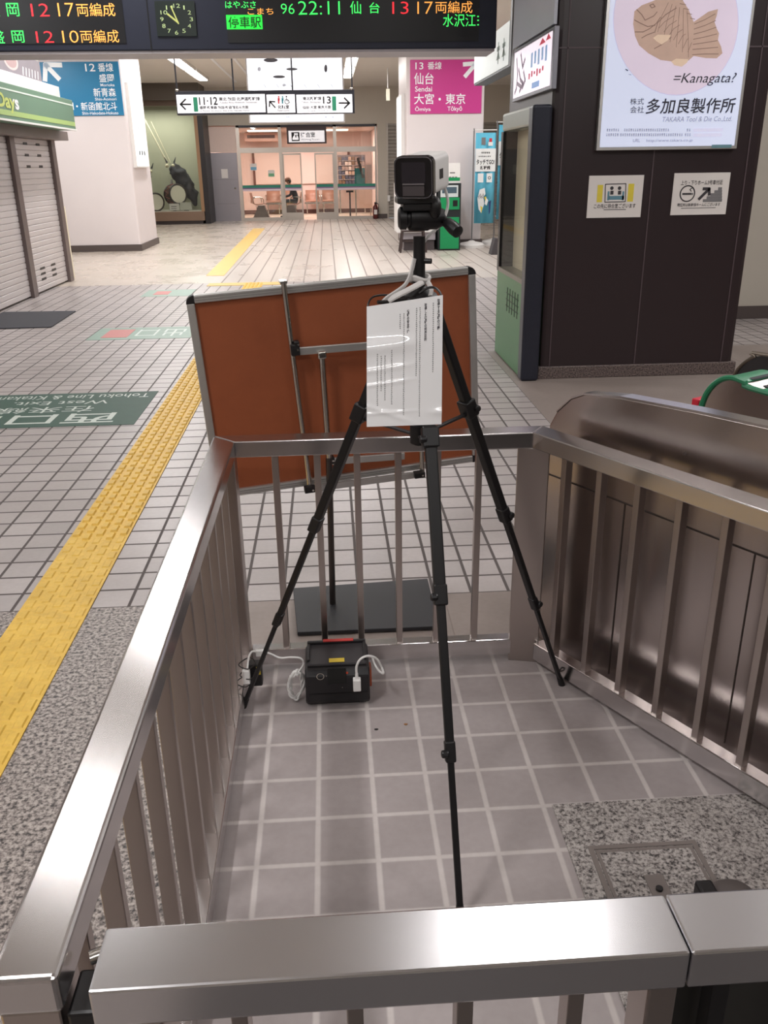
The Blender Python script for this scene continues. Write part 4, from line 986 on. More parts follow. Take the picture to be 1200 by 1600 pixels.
# ================================================================== fish poster and notices on the dark pillar
PYF = 6.50
po = thing('poster_light_box', 'large lit poster of a fish shaped cake on the dark brown pillar', 'poster', (2.43, 6.5, 1.63))
f = front(6.475)
xl, xrr, zb = at(931, 235, Y=6.475).x, at(1151, 233, Y=6.475).x, at(1040, 234, Y=6.475).z; zt = 2.95
xl += 0.003
obj('frame', MB().box((xl, 6.475, zb), (xrr, 6.519, zt)), M_ALU, po, bevel=0.004)
obj('lit_face', MB().box((xl + 0.022, 6.4725, zb + 0.022), (xrr - 0.022, 6.476, zt - 0.022)), mat('poster_face', (214, 222, 246), 0.3, 0, 0.02, 2, emit=0.42), po)
f = front(6.472)
pl = [(1056 + 97 * math.cos(2 * math.pi * i / 48), 32 + 116 * math.sin(2 * math.pi * i / 48)) for i in range(48)]
f.poly('rim', [(1056 + (x - 1056) * 1.012, 32 + (y - 32) * 1.012) for x, y in pl], 0.001); f.poly('plate', pl, 0.0015)
Zf = lambda x, y: (940 + x / 4.8, y / 4.8)
fish = [(245, 85), (300, 40), (380, 10), (450, -22), (530, -40), (600, -10), (650, 70), (690, 165), (740, 130), (800, 88), (872, 68), (862, 120), (846, 165), (862, 215), (880, 250), (872, 300), (895, 350), (905, 400), (862, 438), (780, 436), (690, 420), (650, 455), (590, 462), (530, 462), (440, 450), (350, 400), (280, 340), (250, 270), (236, 180)]
f.poly('fish', [Zf(*p) for p in fish], 0.0022)
f.poly('crumb', [Zf(*p) for p in ((520, 462), (560, 440), (650, 445), (640, 470), (600, 500), (545, 490))], 0.0032)
f.poly('crumb', [Zf(*p) for p in ((385, 285), (420, 260), (520, 262), (500, 300), (450, 335), (410, 310))], 0.0032)
ST = lambda pts, w=0.004, k='line': f.stroke(k, [Zf(*p) for p in pts], w, 0.0028)
for pts in (((262, 72), (300, 110), (325, 152), (390, 120), (415, 90)), ((245, 150), (290, 175), (345, 200), (400, 190)), ((250, 240), (310, 240), (360, 215), (410, 175), (440, 130)), ((300, 285), (340, 262), (400, 240)),
            ((400, 235), (420, 170), (480, 110), (560, 60)), ((395, 365), (450, 335), (520, 280)), ((360, 40), (375, 60), (400, 50), (385, 30), (360, 40))): ST(pts, 0.005)
for i in range(7): ST(((430 + i * 36, 210 + i * 30), (470 + i * 34, 165 + i * 26), (540 + i * 22, 120 + i * 34)), 0.0032)
for i in range(6): ST(((500 + i * 28, 20 + i * 12), (450 + i * 40, 120 + i * 36), (420 + i * 46, 240 + i * 38)), 0.0028)
for i in range(7):
    t = i / 6; ST(((695 - 15 * t, 180 + 230 * t), (770 + 10 * t, 150 + 255 * t), (850 + 25 * t, 105 + 300 * t)), 0.0042)
for i in range(5): ST(((560 + i * 26, -8 + i * 36), (610 + i * 22, 0 + i * 36)), 0.0035)
f.stroke('ink', [Zf(180, 520), Zf(196, 530)], 0.006, 0.0025); f.stroke('ink', [Zf(203, 558), Zf(222, 562)], 0.002, 0.0025)
for t, x0, y0, x1, y1, bo, sh in (('=Kanagata?', 1052, 114, 1150, 134, 0, .25), ('株式', 984.5, 153.5, 1006, 163.5, 0, 0), ('会社', 984.5, 166, 1006, 176.5, 0, 0), ('多加良製作所', 1009.5, 153, 1149, 177.5, .012, .1)):
    f.text('ink', t, x0, y0, x1, y1, 0.003, bo, shear=sh)
f.text('grey', 'TAKARA Tool & Die Co.,Ltd.', 1035, 182, 1143, 191, 0.003, 0, shear=.2)
rs2 = random.Random(5)
for y, segs in ((203, ((948, 968), (975, 1045), (1073, 1078))), (210.5, ((947, 965), (969, 1066), (1070, 1078)))):
    for a_, c_ in segs:
        x = a_
        while x < c_:
            w = 2.2; f.quad('grey', x, y - 2 + rs2.random(), x + w, y - 1 + rs2.random()); f.quad('grey', x + .8, y - 2.2, x + 1.5, y + 2.4); f.quad('grey', x, y + 1, x + w, y + 1.8); x += 3.4
f.text('grey', 'URL', 989, 217, 1000, 222, 0.003); f.text('grey', 'http://www.takara.co.jp', 1010, 217, 1082, 222.5, 0.003)
f.quad('pale', 1083, 200, 1130, 206); f.quad('pale', 1083, 208, 1128, 214)
f.quad('teal', 1112, 226, 1143, 231)
f.build(po, {'rim': mat('plate_rim', (196, 190, 214), 0.5, emit=0.5), 'plate': mat('plate_lilac', (218, 204, 222), 0.4, 0, 0.05, 4, emit=0.4), 'fish': mat('cake_tan', (194, 164, 148), 0.5, 0, 0.10, 14, emit=0.3), 'line': mat('cake_line', (140, 110, 98), 0.5, emit=0.2), 'crumb': mat('cake_cream', (218, 192, 168), 0.5, 0, 0.06, emit=0.35),
             'ink': mat('poster_ink', (52, 50, 62), 0.5), 'grey': mat('poster_grey_ink', (150, 150, 168), 0.5, emit=0.25), 'pale': mat('poster_blur', (206, 206, 228), 0.5, emit=0.5), 'teal': mat('poster_teal', (110, 150, 160), 0.5)},
        {'rim': 'plate_rim', 'plate': 'plate', 'fish': 'fish_cake', 'line': 'cake_lines', 'crumb': 'cake_filling', 'ink': 'black_lettering', 'grey': 'grey_lettering', 'pale': 'pale_lettering', 'teal': 'teal_tab'})
def notice(lab, quadpx):
    P4 = [at(x, y, Y=6.514) for x, y in quadpx]
    t = thing('notice', lab, 'notice', tuple(P4[3].lerp(P4[2], 0.5)))
    x0 = (P4[0].x + P4[3].x) / 2; x1 = (P4[1].x + P4[2].x) / 2; za = (P4[0].z + P4[1].z) / 2; zb_ = (P4[2].z + P4[3].z) / 2
    obj('sheet', MB().box((x0, 6.512, zb_), (x1, 6.518, za)), PAPER, t); return t, front(6.512)
n1, f = notice('white notice with yellow bars and waiting room pictogram on the brown pillar', ((921, 275), (1007, 273), (1000, 339), (916, 341)))
f.quad('y', 933, 289, 941.5, 316); f.quad('y', 981, 287, 990, 315)
for a_, c_ in (((946, 288), (978, 287)), ((978, 287), (977, 315)), ((977, 315), (945, 316)), ((945, 316), (946, 288))): f.stroke('k', [a_, c_], 0.006)
for x in (956, 968):
    f.disc('k', x, 294, 0.013, n=12); f.quad('k', x - 2.5, 298, x + 2.5, 304)
f.quad('t', 951, 306, 975, 312); f.quad('t', 949, 299, 952, 313); f.quad('t', 972, 299, 975, 313)
f.text('k', 'この先に待合室ございます', 928, 318, 993, 325.5, 0.0015, .01)
f.quad('k', 943, 327, 978, 328)
f.build(n1, {'y': INKY, 'k': mat('notice_ink', (56, 52, 56), 0.6), 't': mat('notice_blue', (96, 140, 156), 0.6)}, {'y': 'yellow_bars', 'k': 'lettering', 't': 'pictogram_bench'})
n2, f = notice('white notice with cigarette and stairs pictogram on the brown pillar', ((1053, 271), (1141, 269), (1134, 335), (1048, 336)))
f.text('k', '上り・下りホーム3号車付近', 1064, 281.5, 1129, 289, 0.0015, .01)
f.ring('k', 1074, 302.5, 0.058, 0.009); f.quad('k', 1066, 301.5, 1080, 304.5); f.quad('g', 1080, 301.5, 1083, 304.5); f.stroke('k', [(1080, 299), (1078, 296), (1081, 294)], 0.006)
arrow(f, 'k', 1092, 311, 1108, 295, 0.020, 9, 0.0025)
for i in range(5): f.quad('g', 1098 + i * 6, 311 - i * 4.6, 1128 - 0, 315.5 - i * 4.6)
f.text('k', '喫煙所は新幹線ホームにございます', 1058.5, 317, 1125, 322.5, 0.0015, .01); f.quad('k', 1064, 324.5, 1118, 325.3)
f.build(n2, {'k': MATS['notice_ink'], 'g': INKGREY}, {'k': 'lettering', 'g': 'grey_pictogram'})

# ================================================================== lit case on the left side of the dark pillar
sc = thing('display_case', 'narrow glazed display case with a green base on the brown pillar', 'display case', (1.5, 7.05, 0))
X0 = 1.455
obj('base_panel', MB().box((X0, 6.53, 0.01), (1.598, 7.60, 0.71)), mat('case_green', (74, 128, 80), 0.4, 0, 0.05, 3), sc, bevel=0.003)
obj('backing', MB().box((1.57, 6.60, 0.71), (1.598, 7.58, 1.90)), mat('case_backing', (232, 214, 192), 0.5, 0, 0.08, 1.5), sc)
obj('header', MB().box((X0, 6.56, 1.80), (1.598, 7.60, 1.935)), mat('case_header', (150, 156, 148), 0.35, 0.3), sc, bevel=0.02)
obj('glass_pane', MB().box((X0 + 0.006, 6.60, 0.74), (X0 + 0.010, 7.53, 1.80)), glass('case_glass', refl=0.08), sc)
obj('frame_post', MB().box((X0 - 0.004, 7.53, 0.71), (1.598, 7.61, 1.80)), mat('case_black', (24, 24, 30), 0.4), sc)
obj('frame_sill', MB().box((X0 - 0.004, 6.58, 0.71), (1.58, 7.53, 0.745)), mat('sill_grey', (128, 122, 112), 0.4, 0.4), sc)
obj('front_post', MB().box((X0 - 0.012, 6.44, 0.0), (1.58, 6.58, 1.935)), mat('case_navy_frame', (44, 46, 58), 0.35, 0.3), sc, bevel=0.02, seg=3)
v0_, v1_ = at(783, 500, X=X0), at(815, 450, X=X0)
b = MB()
for i in range(5): b.box((X0 - 0.002, 6.72 + i * 0.10, 0.43), (X0 + 0.001, 6.75 + i * 0.10, 0.62))
for z in (0.47, 0.52, 0.57): b.box((X0 - 0.002, 6.70, z), (X0 + 0.001, 7.18, z + 0.01))
obj('vent', b, mat('vent_dark_green', (36, 72, 40), 0.5), sc)
# ---- lit advert sign above it and the grey cladding
lb = thing('lit_advert', 'small lit advertisement box above the display case', 'advertisement', (1.58, 7.1, 2.03))
ya, yb, zt_, zb2 = 6.45, 7.78, 2.41, 2.03
obj('housing', MB().box((1.565, ya, zb2), (1.599, yb, zt_)), mat('advert_frame_grey', (150, 150, 160), 0.4, 0.4), lb, bevel=0.004)
obj('lit_face', MB().box((1.562, ya + 0.05, zb2 + 0.025), (1.567, yb - 0.04, zt_ - 0.025)), mat('advert_face', (240, 228, 238), 0.4, 0, 0.04, 6, emit=0.8), lb)
pr = Print((0, -1, 0), (0, 0, 1), lambda x, y: Vector((1.5615, yb - 0.04 + x * (ya + 0.05 - yb + 0.04), zb2 + 0.025 + y * (zt_ - zb2 - 0.05))))
for pts in (((.08, .85), (.12, .5), (.10, .2), (.05, .1)), ((.2, .9), (.27, .6), (.33, .75)), ((.15, .6), (.22, .35), (.3, .25), (.2, .1)), ((.3, .5), (.36, .3), (.28, .15)), ((.12, .3), (.24, .2))): pr.stroke('dk', pts, 0.03)
for i in range(5): pr.quad(('bl', i), .5 + i * .09, .50 + (i % 2) * .05, .55 + i * .09, .80)
for i in range(6): pr.quad('rd', .45 + i * .07, .28 + (i % 3) * .03, .49 + i * .07, .40 + (i % 2) * .03)
pr.poly('rd', [(.70, .86), (.78, .98), (.86, .86)]); pr.poly('rd', [(.86, .88), (.92, 1.0), (.98, .88)])
pr.quad('b2', .55, .06, .75, .18)
pr.build(lb, {'dk': mat('advert_dark', (150, 136, 150), 0.5, emit=0.3), 'bl': mat('advert_pale_blue', (150, 180, 214), 0.5, emit=0.4), 'rd': mat('advert_red', (206, 80, 100), 0.5, emit=0.35), 'b2': mat('advert_blue', (140, 176, 226), 0.5, emit=0.4)},
         {'dk': 'grey_strokes', 'bl': 'blue_marks', 'rd': 'red_marks', 'b2': 'blue_patch'})
struct('trim_cladding', 'grey metal cladding on the side of the brown pillar above the advert', 'cladding', MB().box((1.575, 6.53, zt_ + 0.02), (1.598, 7.9, CEIL)), mat('cladding_grey', (196, 200, 212), 0.4, 0.0, 0.08, 2))
# ---- further sign box seen edge-on, white face towards the concourse
fs = thing('hanging_sign', 'pale sign box hung edge-on behind the right end of the departure board', 'hanging sign', (1.75, 9.9, 2.41))
ya2, yb2 = at(796, 68, X=1.75).y, at(741, 105, X=1.75).y
zt2 = at(795, 33, X=1.75).z; zb3 = at(795, 104, X=1.75).z
obj('housing', MB().box((1.755, ya2, zb3), (1.90, yb2, zt2)), M_DARK, fs)
obj('pale_face', MB().box((1.75, ya2 + 0.02, zb3 + 0.02), (1.756, yb2, zt2)), mat('pale_sign_face', (206, 214, 212), 0.35, 0, 0.05, 3, emit=0.22), fs)
obj('end_post', MB().box((1.752, ya2 - 0.08, zb3), (1.86, ya2, CEIL)), M_DARK, fs)
pr = Print((0, -1, 0), (0, 0, 1), lambda x, y: Vector((1.749, yb2 + x * (ya2 - yb2), zb3 + y * (zt2 - zb3))))
for x in (.72, .86):
    pr.quad('g', x, .2, x + .02, .7); pr.quad('g', x - .03, .5, x + .05, .6); pr.poly('g', [(x - .04, .3), (x + .01, .5), (x + .06, .3)])
pr.build(fs, {'g': mat('faint_green', (140, 160, 150), 0.5)}, {'g': 'green_marks'})

# ================================================================== closed shop on the left
shop = thing('shop_front', 'closed shop front with green sign band above grey roller shutters', 'shop', (-3.9, 11.2, 0))
SX = -3.95
M_SHUT = mat('shutter_grey', (206, 200, 200), 0.42, 0.25, 0.04, 3); M_POST = mat('shutter_post', (112, 100, 98), 0.4, 0.3, 0.05)
def corrugated(y0, y1, z0, z1, X, pitch=0.072, d=0.012):
    b = MB(); z = z0; rows = []
    while z < z1 - 1e-4:
        for dz, dx in ((0, 0), (pitch * .12, d), (pitch * .88, d), (pitch, 0)):
            if z + dz > z1: break
            rows.append((X + dx, z + dz))
        z += pitch
    A = [b.bm.verts.new((x, y0, zz)) for x, zz in rows]; C = [b.bm.verts.new((x, y1, zz)) for x, zz in rows]
    for i in range(len(rows) - 1):
        if (rows[i + 1][1] - rows[i][1]) < 1e-6 and abs(rows[i + 1][0] - rows[i][0]) < 1e-6: continue
        b.bm.faces.new((A[i], C[i], C[i + 1], A[i + 1]))
    return b
for (y0, y1, off) in ((7.6, 11.87, 0), (12.05, 13.62, 1)):
    s_ = obj('shutter', corrugated(y0, y1, 0.02, 1.99, SX), M_SHUT, shop)
    b = MB()
    for z in (1.60, 1.74, 1.88):
        for yy in ((y0 + (y1 - y0) * 0.30, y0 + (y1 - y0) * 0.64) if off else (y1 - 0.55, y1 - 1.0)): b.box((SX + 0.010, yy, z), (SX + 0.0145, yy + 0.16, z + 0.032))
    if off:
        for z in (0.16, 0.23, 0.30):
            for yy in (12.42, 12.92): b.box((SX + 0.010, yy, z), (SX + 0.0145, yy + 0.2, z + 0.030))
    obj('slot', b, M_BLACK, s_)
for y0 in (11.87, 13.62): obj('shutter_post', MB().box((SX - 0.05, y0, 0), (SX + 0.06, y0 + 0.18, 1.98)), M_POST, shop, bevel=0.004)
obj('shutter_box', MB().box((SX - 0.05, 7.6, 1.965), (SX + 0.22, 13.95, 2.085)), mat('soffit_brown', (120, 108, 104), 0.5), shop, bevel=0.004)
obj('sign_band', MB().box((SX - 0.05, 7.6, 2.085), (-3.5, 13.55, 2.47)), mat('shop_green', (92, 128, 102), 0.38, 0, 0.03, 3, emit=0.03), shop, bevel=0.004)
obj('light_stripe', MB().box((-3.501, 7.6, 2.135), (-3.496, 13.53, 2.19)), mat('stripe_lime', (164, 192, 112), 0.4), shop)
obj('light_stripe', MB().box((-3.501, 7.6, 2.395), (-3.496, 13.53, 2.412)), mat('stripe_pale', (214, 226, 214), 0.4), shop)
obj('bottom_trim', MB().box((-3.52, 7.6, 2.078), (-3.488, 13.56, 2.098)), M_WHITE, shop)
obj('white_fascia', MB().box((SX - 0.05, 7.6, 2.47), (-3.62, 13.42, 2.63)), M_WHITE, shop, bevel=0.004)
pr = Print((0, 1, 0), (0, 0, 1), lambda x, y: Vector((-3.4955, x, y)))
pr.n = Vector((1, 0, 0))
yA, yB_ = 9.75, at(29, 165, X=-3.5).y
V0, F0 = text_mesh('NewDays', .03, False, 0)
spl = yA + (yB_ - yA) * 0.47
for f_ in F0:
    ym = sum(V0[i][0] for i in f_) / len(f_); key = 'y' if 0.47 < ym < 0.87 else 'w'
    m_ = pr.mb(key); m_.bm.faces.new([m_.bm.verts.new((-3.4955, yA + (yB_ - yA) * V0[i][0], 2.165 + 0.20 * V0[i][1])) for i in f_])
pr.build(shop, {'w': INKW, 'y': mat('letter_lime', (196, 208, 110), 0.5)}, {'w': 'white_lettering', 'y': 'lime_lettering'})
ob = thing('picture_banner', 'grey picture banner with a pale disc above the shop sign', 'banner', (-3.75, 12, 2.64))
obj('panel', MB().box((-3.80, 9.0, 2.64), (-3.72, 13.02, 2.90)), mat('banner_grey', (136, 128, 136), 0.5, 0, 0.15, 4), ob, bevel=0.004)
pr = Print((0, 1, 0), (0, 0, 1), lambda x, y: Vector((-3.7195, x, y))); pr.n = Vector((1, 0, 0))
pr.disc('d', 11.85, 2.79, 0.26, ry=0.10); pr.disc('e', 11.85, 2.79, 0.20, 0.002, ry=0.075)
for i in range(6): pr.stroke('w', [(12.25 + i * .12, 2.68), (12.28 + i * .12, 2.76)], 0.03, 0.001)
pr.build(ob, {'d': mat('banner_pale', (208, 190, 188), 0.5), 'e': mat('banner_rose', (176, 146, 146), 0.5), 'w': INKW}, {'d': 'pale_disc', 'e': 'rose_disc', 'w': 'white_marks'})
struct('wall_shop', 'cream side wall of the closed shop', 'wall', MB().box((-6.5, 7.6, 0), (SX - 0.05, 13.95, CEIL)), M_WALLB)
tag(obj('cream_board', MB().box((-4.28, 14.0, 0), (-4.0, 14.25, 1.05)), mat('cream_board', (216, 208, 184), 0.5), bevel=0.004), 'small cream stand just beyond the shop shutters', 'stand')

# ================================================================== green machine, desk, stool, banners by the pink sign pillar
AY = 17.55
at_ = thing('ticket_machine', 'green and black ticket machine at the foot of the pink sign pillar', 'ticket machine', (2.3, AY + 0.3, 0))
x0, x1 = 2.16, 2.60
obj('cabinet', MB().box((x0, AY, 0.0), (x1, AY + 0.6, 1.24)), mat('machine_black', (34, 40, 42), 0.4), at_, bevel=0.01)
MGM = mat('machine_green', (24, 146, 88), 0.35)
obj('lower_door', MB().box((x0 + 0.04, AY - 0.015, 0.03), (x1 - 0.03, AY + 0.002, 0.62)), MGM, at_, bevel=0.004)
obj('upper_door', MB().box((x0 + 0.04, AY - 0.018, 0.76), (x1 - 0.03, AY + 0.002, 0.98)), MGM, at_, bevel=0.004)
obj('screen_bezel', MB().box((x0 + 0.04, AY - 0.02, 0.99), (x1 - 0.06, AY + 0.002, 1.20)), mat('machine_pale', (206, 214, 214), 0.4), at_)
obj('screen', MB().box((x0 + 0.07, AY - 0.024, 1.06), (x1 - 0.09, AY - 0.018, 1.17)), mat('machine_screen', (74, 92, 104), 0.2, emit=0.1), at_)
obj('emblem', MB().box((2.44, AY - 0.022, 0.82), (2.53, AY - 0.016, 0.93)), M_BLACK, at_)
obj('header_board', MB().box((x0 + 0.06, AY + 0.05, 1.24), (x1 - 0.02, AY + 0.10, 1.60)), M_WHITE, at_)
obj('header_stripe', MB().box((x0 + 0.06, AY + 0.046, 1.28), (x1 - 0.02, AY + 0.05, 1.34)), MGM, at_)
f = front(AY + 0.05)
f.quad('k', 697, 268, 701, 272); f.quad('k', 703, 269, 711, 271); 
for i in range(4): f.quad('k', 697 + i * 4.6, 276, 700.4 + i * 4.6, 281)
f.build(at_, {'k': INKGREY}, {'k': 'marks'})
dk = thing('counter', 'white counter with a dark plinth behind the tripod', 'counter', (1.8, 17.9, 0))
obj('plinth', MB().box((1.50, 17.7, 0), (2.10, 18.3, 0.20)), mat('plinth_grey', (90, 82, 84), 0.5), dk)
obj('cabinet', MB().box((1.36, 17.62, 0.34), (2.13, 18.35, 1.25)), M_WHITE, dk, bevel=0.01)
obj('lower_panel', MB().box((1.46, 17.66, 0.20), (2.12, 18.3, 0.34)), mat('counter_grey', (176, 170, 176), 0.5), dk)
so = thing('stool', 'low dark stool in front of the white counter', 'stool', (1.62, 17.35, 0))
MST = mat('stool_dark', (60, 46, 44), 0.5)
obj('seat', MB().box((1.42, 17.2, 0.38), (1.86, 17.5, 0.41)), MST, so, bevel=0.004)
for sx_, sy in ((-1, -1), (1, -1), (-1, 1), (1, 1)):
    obj('leg', MB().beam((1.64 + sx_ * 0.20, 17.35 + sy * 0.13, 0.39), (1.64 + sx_ * 0.25, 17.35 + sy * 0.15, 0.0), 0.035, 0.035, (0, 1, 0)), MST, so)
for s in (-1, 1): obj('stretcher', MB().box((1.43, 17.35 + s * 0.13 - .012, 0.20), (1.85, 17.35 + s * 0.13 + .012, 0.23)), MST, so)
MFL = mat('banner_sky_blue', (96, 184, 212), 0.6, 0, 0.03, 3)
def nobori(lab, X, Y, wd, zt, zb):
    t = thing('nobori_banner', lab, 'banner', (X, Y, 0))
    obj('base', MB().lathe((X, Y, 0), (0, 0, 1), [(0, 0.27), (0.05, 0.27), (0.085, 0.22), (0.11, 0.08), (0.13, 0.04)], 24), M_WHITE, t, smooth=True)
    obj('pole', MB().cyl((X, Y, 0.1), (X, Y, zt + 0.08), 0.014), INKGREY, t)
    obj('cross_bar', MB().cyl((X - 0.02, Y, zt + 0.05), (X + wd + 0.05, Y, zt + 0.05), 0.010), M_WHITE, t)
    b = MB(); n = 12
    A = [[b.bm.verts.new((X + 0.035 + wd * i / n, Y + 0.02 * math.sin(i * 1.1), z)) for i in range(n + 1)] for z in (zb, zt)]
    for i in range(n): b.bm.faces.new((A[0][i], A[0][i + 1], A[1][i + 1], A[1][i]))
    fl = obj('cloth', b, MFL, t, smooth=True); sd = fl.modifiers.new('thick', 'SOLIDIFY'); sd.thickness = 0.003
    pr = Print((1, 0, 0), (0, 0, 1), lambda x, y: Vector((X + 0.035 + wd * x, Y - 0.024, zb + (zt - zb) * y)))
    pr.quad('w', 0, .58, 1, .83)
    pr.text('k', 'タッチでGO!', .05, .715, .95, .655, 0.002, .03); pr.text('k', '新幹線', .25, .645, .75, .60, 0.002, .03)
    for i in range(5): pr.quad('k', .30 + i * .09, .775, .35 + i * .09, .795); 
    for i in range(7): pr.quad('k', .16 + i * .09, .738, .21 + i * .09, .752)
    pr.quad('w', .14, .46, .42, .56); pr.quad('w', .58, .46, .86, .56); pr.ring('k', .72, .51, 0.03, 0.012, 0.002)
    pr.quad('gy', .28, .87, .48, .95); pr.quad('rd', .66, .90, .80, .94); pr.quad('w', .62, .86, .84, .90)
    for pts in (((.25, .38), (.5, .40), (.55, .33), (.45, .30), (.5, .22), (.35, .12), (.22, .16), (.15, .28)), ((.55, .3), (.7, .26), (.62, .2), (.52, .22))): pr.poly('w', pts)
    for pts in (((.3, .2), (.42, .18), (.36, .11)), ((.48, .30), (.6, .30), (.56, .25))): pr.poly('yl', pts, 0.002)
    for i in range(6): pr.stroke('k', [(.18 + .05 * i, .31 + .012 * (i % 3)), (.24 + .05 * i, .28 + .01 * (i % 2))], 0.008, 0.003)
    for pts in (((.72, .24), (.84, .26), (.80, .12), (.74, .10)),): pr.poly('nv', pts, 0.002)
    pr.build(t, {'w': mat('cloth_white', (230, 232, 232), 0.6), 'k': INK, 'gy': INKGREY, 'rd': INKR, 'yl': INKY, 'nv': mat('cloth_navy', (40, 60, 110), 0.6)}, {'w': 'white_print', 'k': 'lettering', 'gy': 'grey_print', 'rd': 'red_print', 'yl': 'yellow_print', 'nv': 'navy_print'})
nobori('pale blue banner on a white base nearest the pink sign pillar', 2.93, 18.2, 0.40, 2.14, 0.46)
nobori('pale blue banner partly hidden behind the display case', 3.48, 18.72, 0.42, 2.30, 0.5)
dp = at(775, 398, Z=0)
tag(obj('shopping_bag', MB().prism([(dp.x - .1, dp.y, 0), (dp.x + .15, dp.y, 0), (dp.x + .12, dp.y, .26), (dp.x - .03, dp.y, .30)], (0, .25, 0)), mat('bag_dark', (74, 70, 74), 0.6), bevel=0.01), 'small dark object on the floor behind the display case', 'bag')

# ================================================================== hung lit billboard
bb = thing('lit_billboard', 'large glowing white billboard hung above and behind the direction sign', 'billboard', (-0.7, 20, 2.55))
f = front(20.0); o_, U, V = f.frame(387.5, 90, 537, 190)
bx0, bx1, bz0 = at(390, 165, Y=20).x, at(536, 165, Y=20).x, at(465, 190, Y=20).z
obj('housing', MB().box((bx0 - 0.03, 20, bz0 - 0.02), (bx1 + 0.03, 20.2, CEIL)), mat('billboard_frame', (190, 188, 190), 0.5), bb)
obj('lit_face', MB().box((bx0, 19.992, bz0), (bx1, 20.001, CEIL - 0.03)), mat('billboard_face', (238, 242, 250), 0.4, 0, 0.02, 1.5, emit=0.85), bb)
f = front(19.992)
for cx, cy, w, h in ((423, 94, 11, 3.4), (436, 120, 9.5, 2.3), (456, 108, 9, 2.0), (509, 107, 2.4, 6), (405, 108, 2.6, 3.4), (444, 133, 3, 2)):
    f.poly('k' if w > 3 or h > 4 else 'g', [(cx + w * math.cos(2 * math.pi * i / 20), cy + h * math.sin(2 * math.pi * i / 20)) for i in range(20)], 0.003)
for x in (447, 450, 508, 519): f.quad('g', x, 182, x + 2.2, 184, 0.003)
for x in (414, 434, 455, 477, 498, 519): f.stroke('g', [(x - 2, 132), (x + 2, 137)], 0.012, 0.003)
f.build(bb, {'k': mat('billboard_dark', (84, 84, 92), 0.5, emit=0.08), 'g': mat('billboard_grey', (176, 180, 192), 0.5, emit=0.3)}, {'k': 'dark_shapes', 'g': 'grey_marks'})

# ================================================================== waiting room
WY = 29.3
struct('floor_room', 'pale floor inside the waiting room', 'floor', slab(-3.66, WY, 1.66, 33.5), mat('room_floor', (206, 186, 168), 0.35, 0, 0.03, 3))
M_PINK = mat('pink_room_wall', (230, 202, 192), 0.6, 0, 0.03, 3)
struct('wall_room', 'warm pink walls of the waiting room', 'wall', MB().box((-3.66, 33.5, 0), (1.66, 33.6, 2.79)).box((-3.76, WY + 0.2, 0), (-3.66, 33.5, 2.79)).box((1.66, WY + 0.2, 0), (1.76, 33.5, 2.79)), M_PINK)
struct('ceiling_room', 'pale pink waiting room ceiling', 'ceiling', MB().box((-3.66, WY + 0.2, 2.72), (1.66, 33.5, 2.79)), mat('room_ceiling', (218, 192, 182), 0.6))
struct('baseboard_room', 'dark skirting along the waiting room back wall', 'baseboard', MB().box((-3.66, 33.48, 0), (1.66, 33.5, 0.14)), mat('dark_red_skirting', (96, 62, 54), 0.5))
for x, lab in ((-2.0, 'left'), (0.3, 'right')):
    t = thing('ceiling_light', 'warm ceiling light inside the waiting room, %s' % ('above the seated person' if x < 0 else 'above the brochure rack'), 'ceiling light', (x, 31.2, 2.66), 'waiting room lights')
    obj('diffuser', MB().box((x - 0.5, 30.9, 2.68), (x + 0.5, 31.5, 2.72)), mat('room_lamp_face', (255, 236, 224), 0.5, emit=2.0), t)
    ld = bpy.data.lights.new('room_light', 'AREA'); ld.shape = 'RECTANGLE'; ld.size = 1.6; ld.size_y = 1.2; ld.energy = 85; ld.color = (1.0, 0.92, 0.88)
    lo = bpy.data.objects.new('room_light', ld); COL.objects.link(lo); lo.location = (0, 0, 0.005); lo.parent = t
# glazed front
wf = thing('window_1', 'glazed steel framed front of the waiting room with a green stripe', 'glass front', (-1, WY, 0), kind='structure')
M_FR = steel('front_frame_steel', (188, 180, 172), 0.35, (40, 40, 4))
xL, xD1, xD2, xR = -2.72, -1.38, 0.33, 1.64
for x, w in ((xL + 0.04, 0.10), (xD1, 0.10), (xD2, 0.10), (xR - 0.03, 0.06)): obj('mullion', MB().box((x - w / 2, WY - 0.02, 0), (x + w / 2, WY + 0.08, 2.79)), M_FR, wf)
obj('transom', MB().box((xL, WY - 0.03, 2.00), (xR, WY + 0.09, 2.15)), M_FR, wf)
obj('head_rail', MB().box((xL, WY - 0.02, 2.73), (xR, WY + 0.08, 2.79)), M_DARK, wf)
for x0_, x1_, n_ in ((xL + 0.09, xD1 - 0.05, 'l'), (xD1 + 0.05, xD2 - 0.05, 'm'), (xD2 + 0.05, xR - 0.06, 'r')):
    obj('upper_pane', MB().box((x0_, WY + 0.02, 2.15), (x1_, WY + 0.03, 2.73)), glass('front_glass'), wf)
    if n_ != 'm':
        obj('lower_pane', MB().box((x0_, WY + 0.02, 0.1), (x1_, WY + 0.03, 2.0)), glass('front_glass2'), wf)
        obj('sill_rail', MB().box((x0_, WY - 0.01, 0), (x1_, WY + 0.07, 0.09)), M_FR, wf)
M_GB, M_PB, M_WB = mat('stripe_green', (36, 132, 112), 0.45), mat('stripe_violet', (128, 96, 140), 0.45), mat('stripe_pale_pink', (226, 206, 216), 0.45)
def stripes(x0_, x1_, par, y=None):
    y = WY + 0.012 if y is None else y
    for z0_, z1_, m_, nm in ((0.98, 1.06, M_GB, 'green_stripe'), (0.945, 0.98, M_PB, 'violet_stripe'), (0.885, 0.945, M_WB, 'pale_stripe')): obj(nm, MB().box((x0_, y, z0_), (x1_, y + 0.006, z1_)), m_, par)
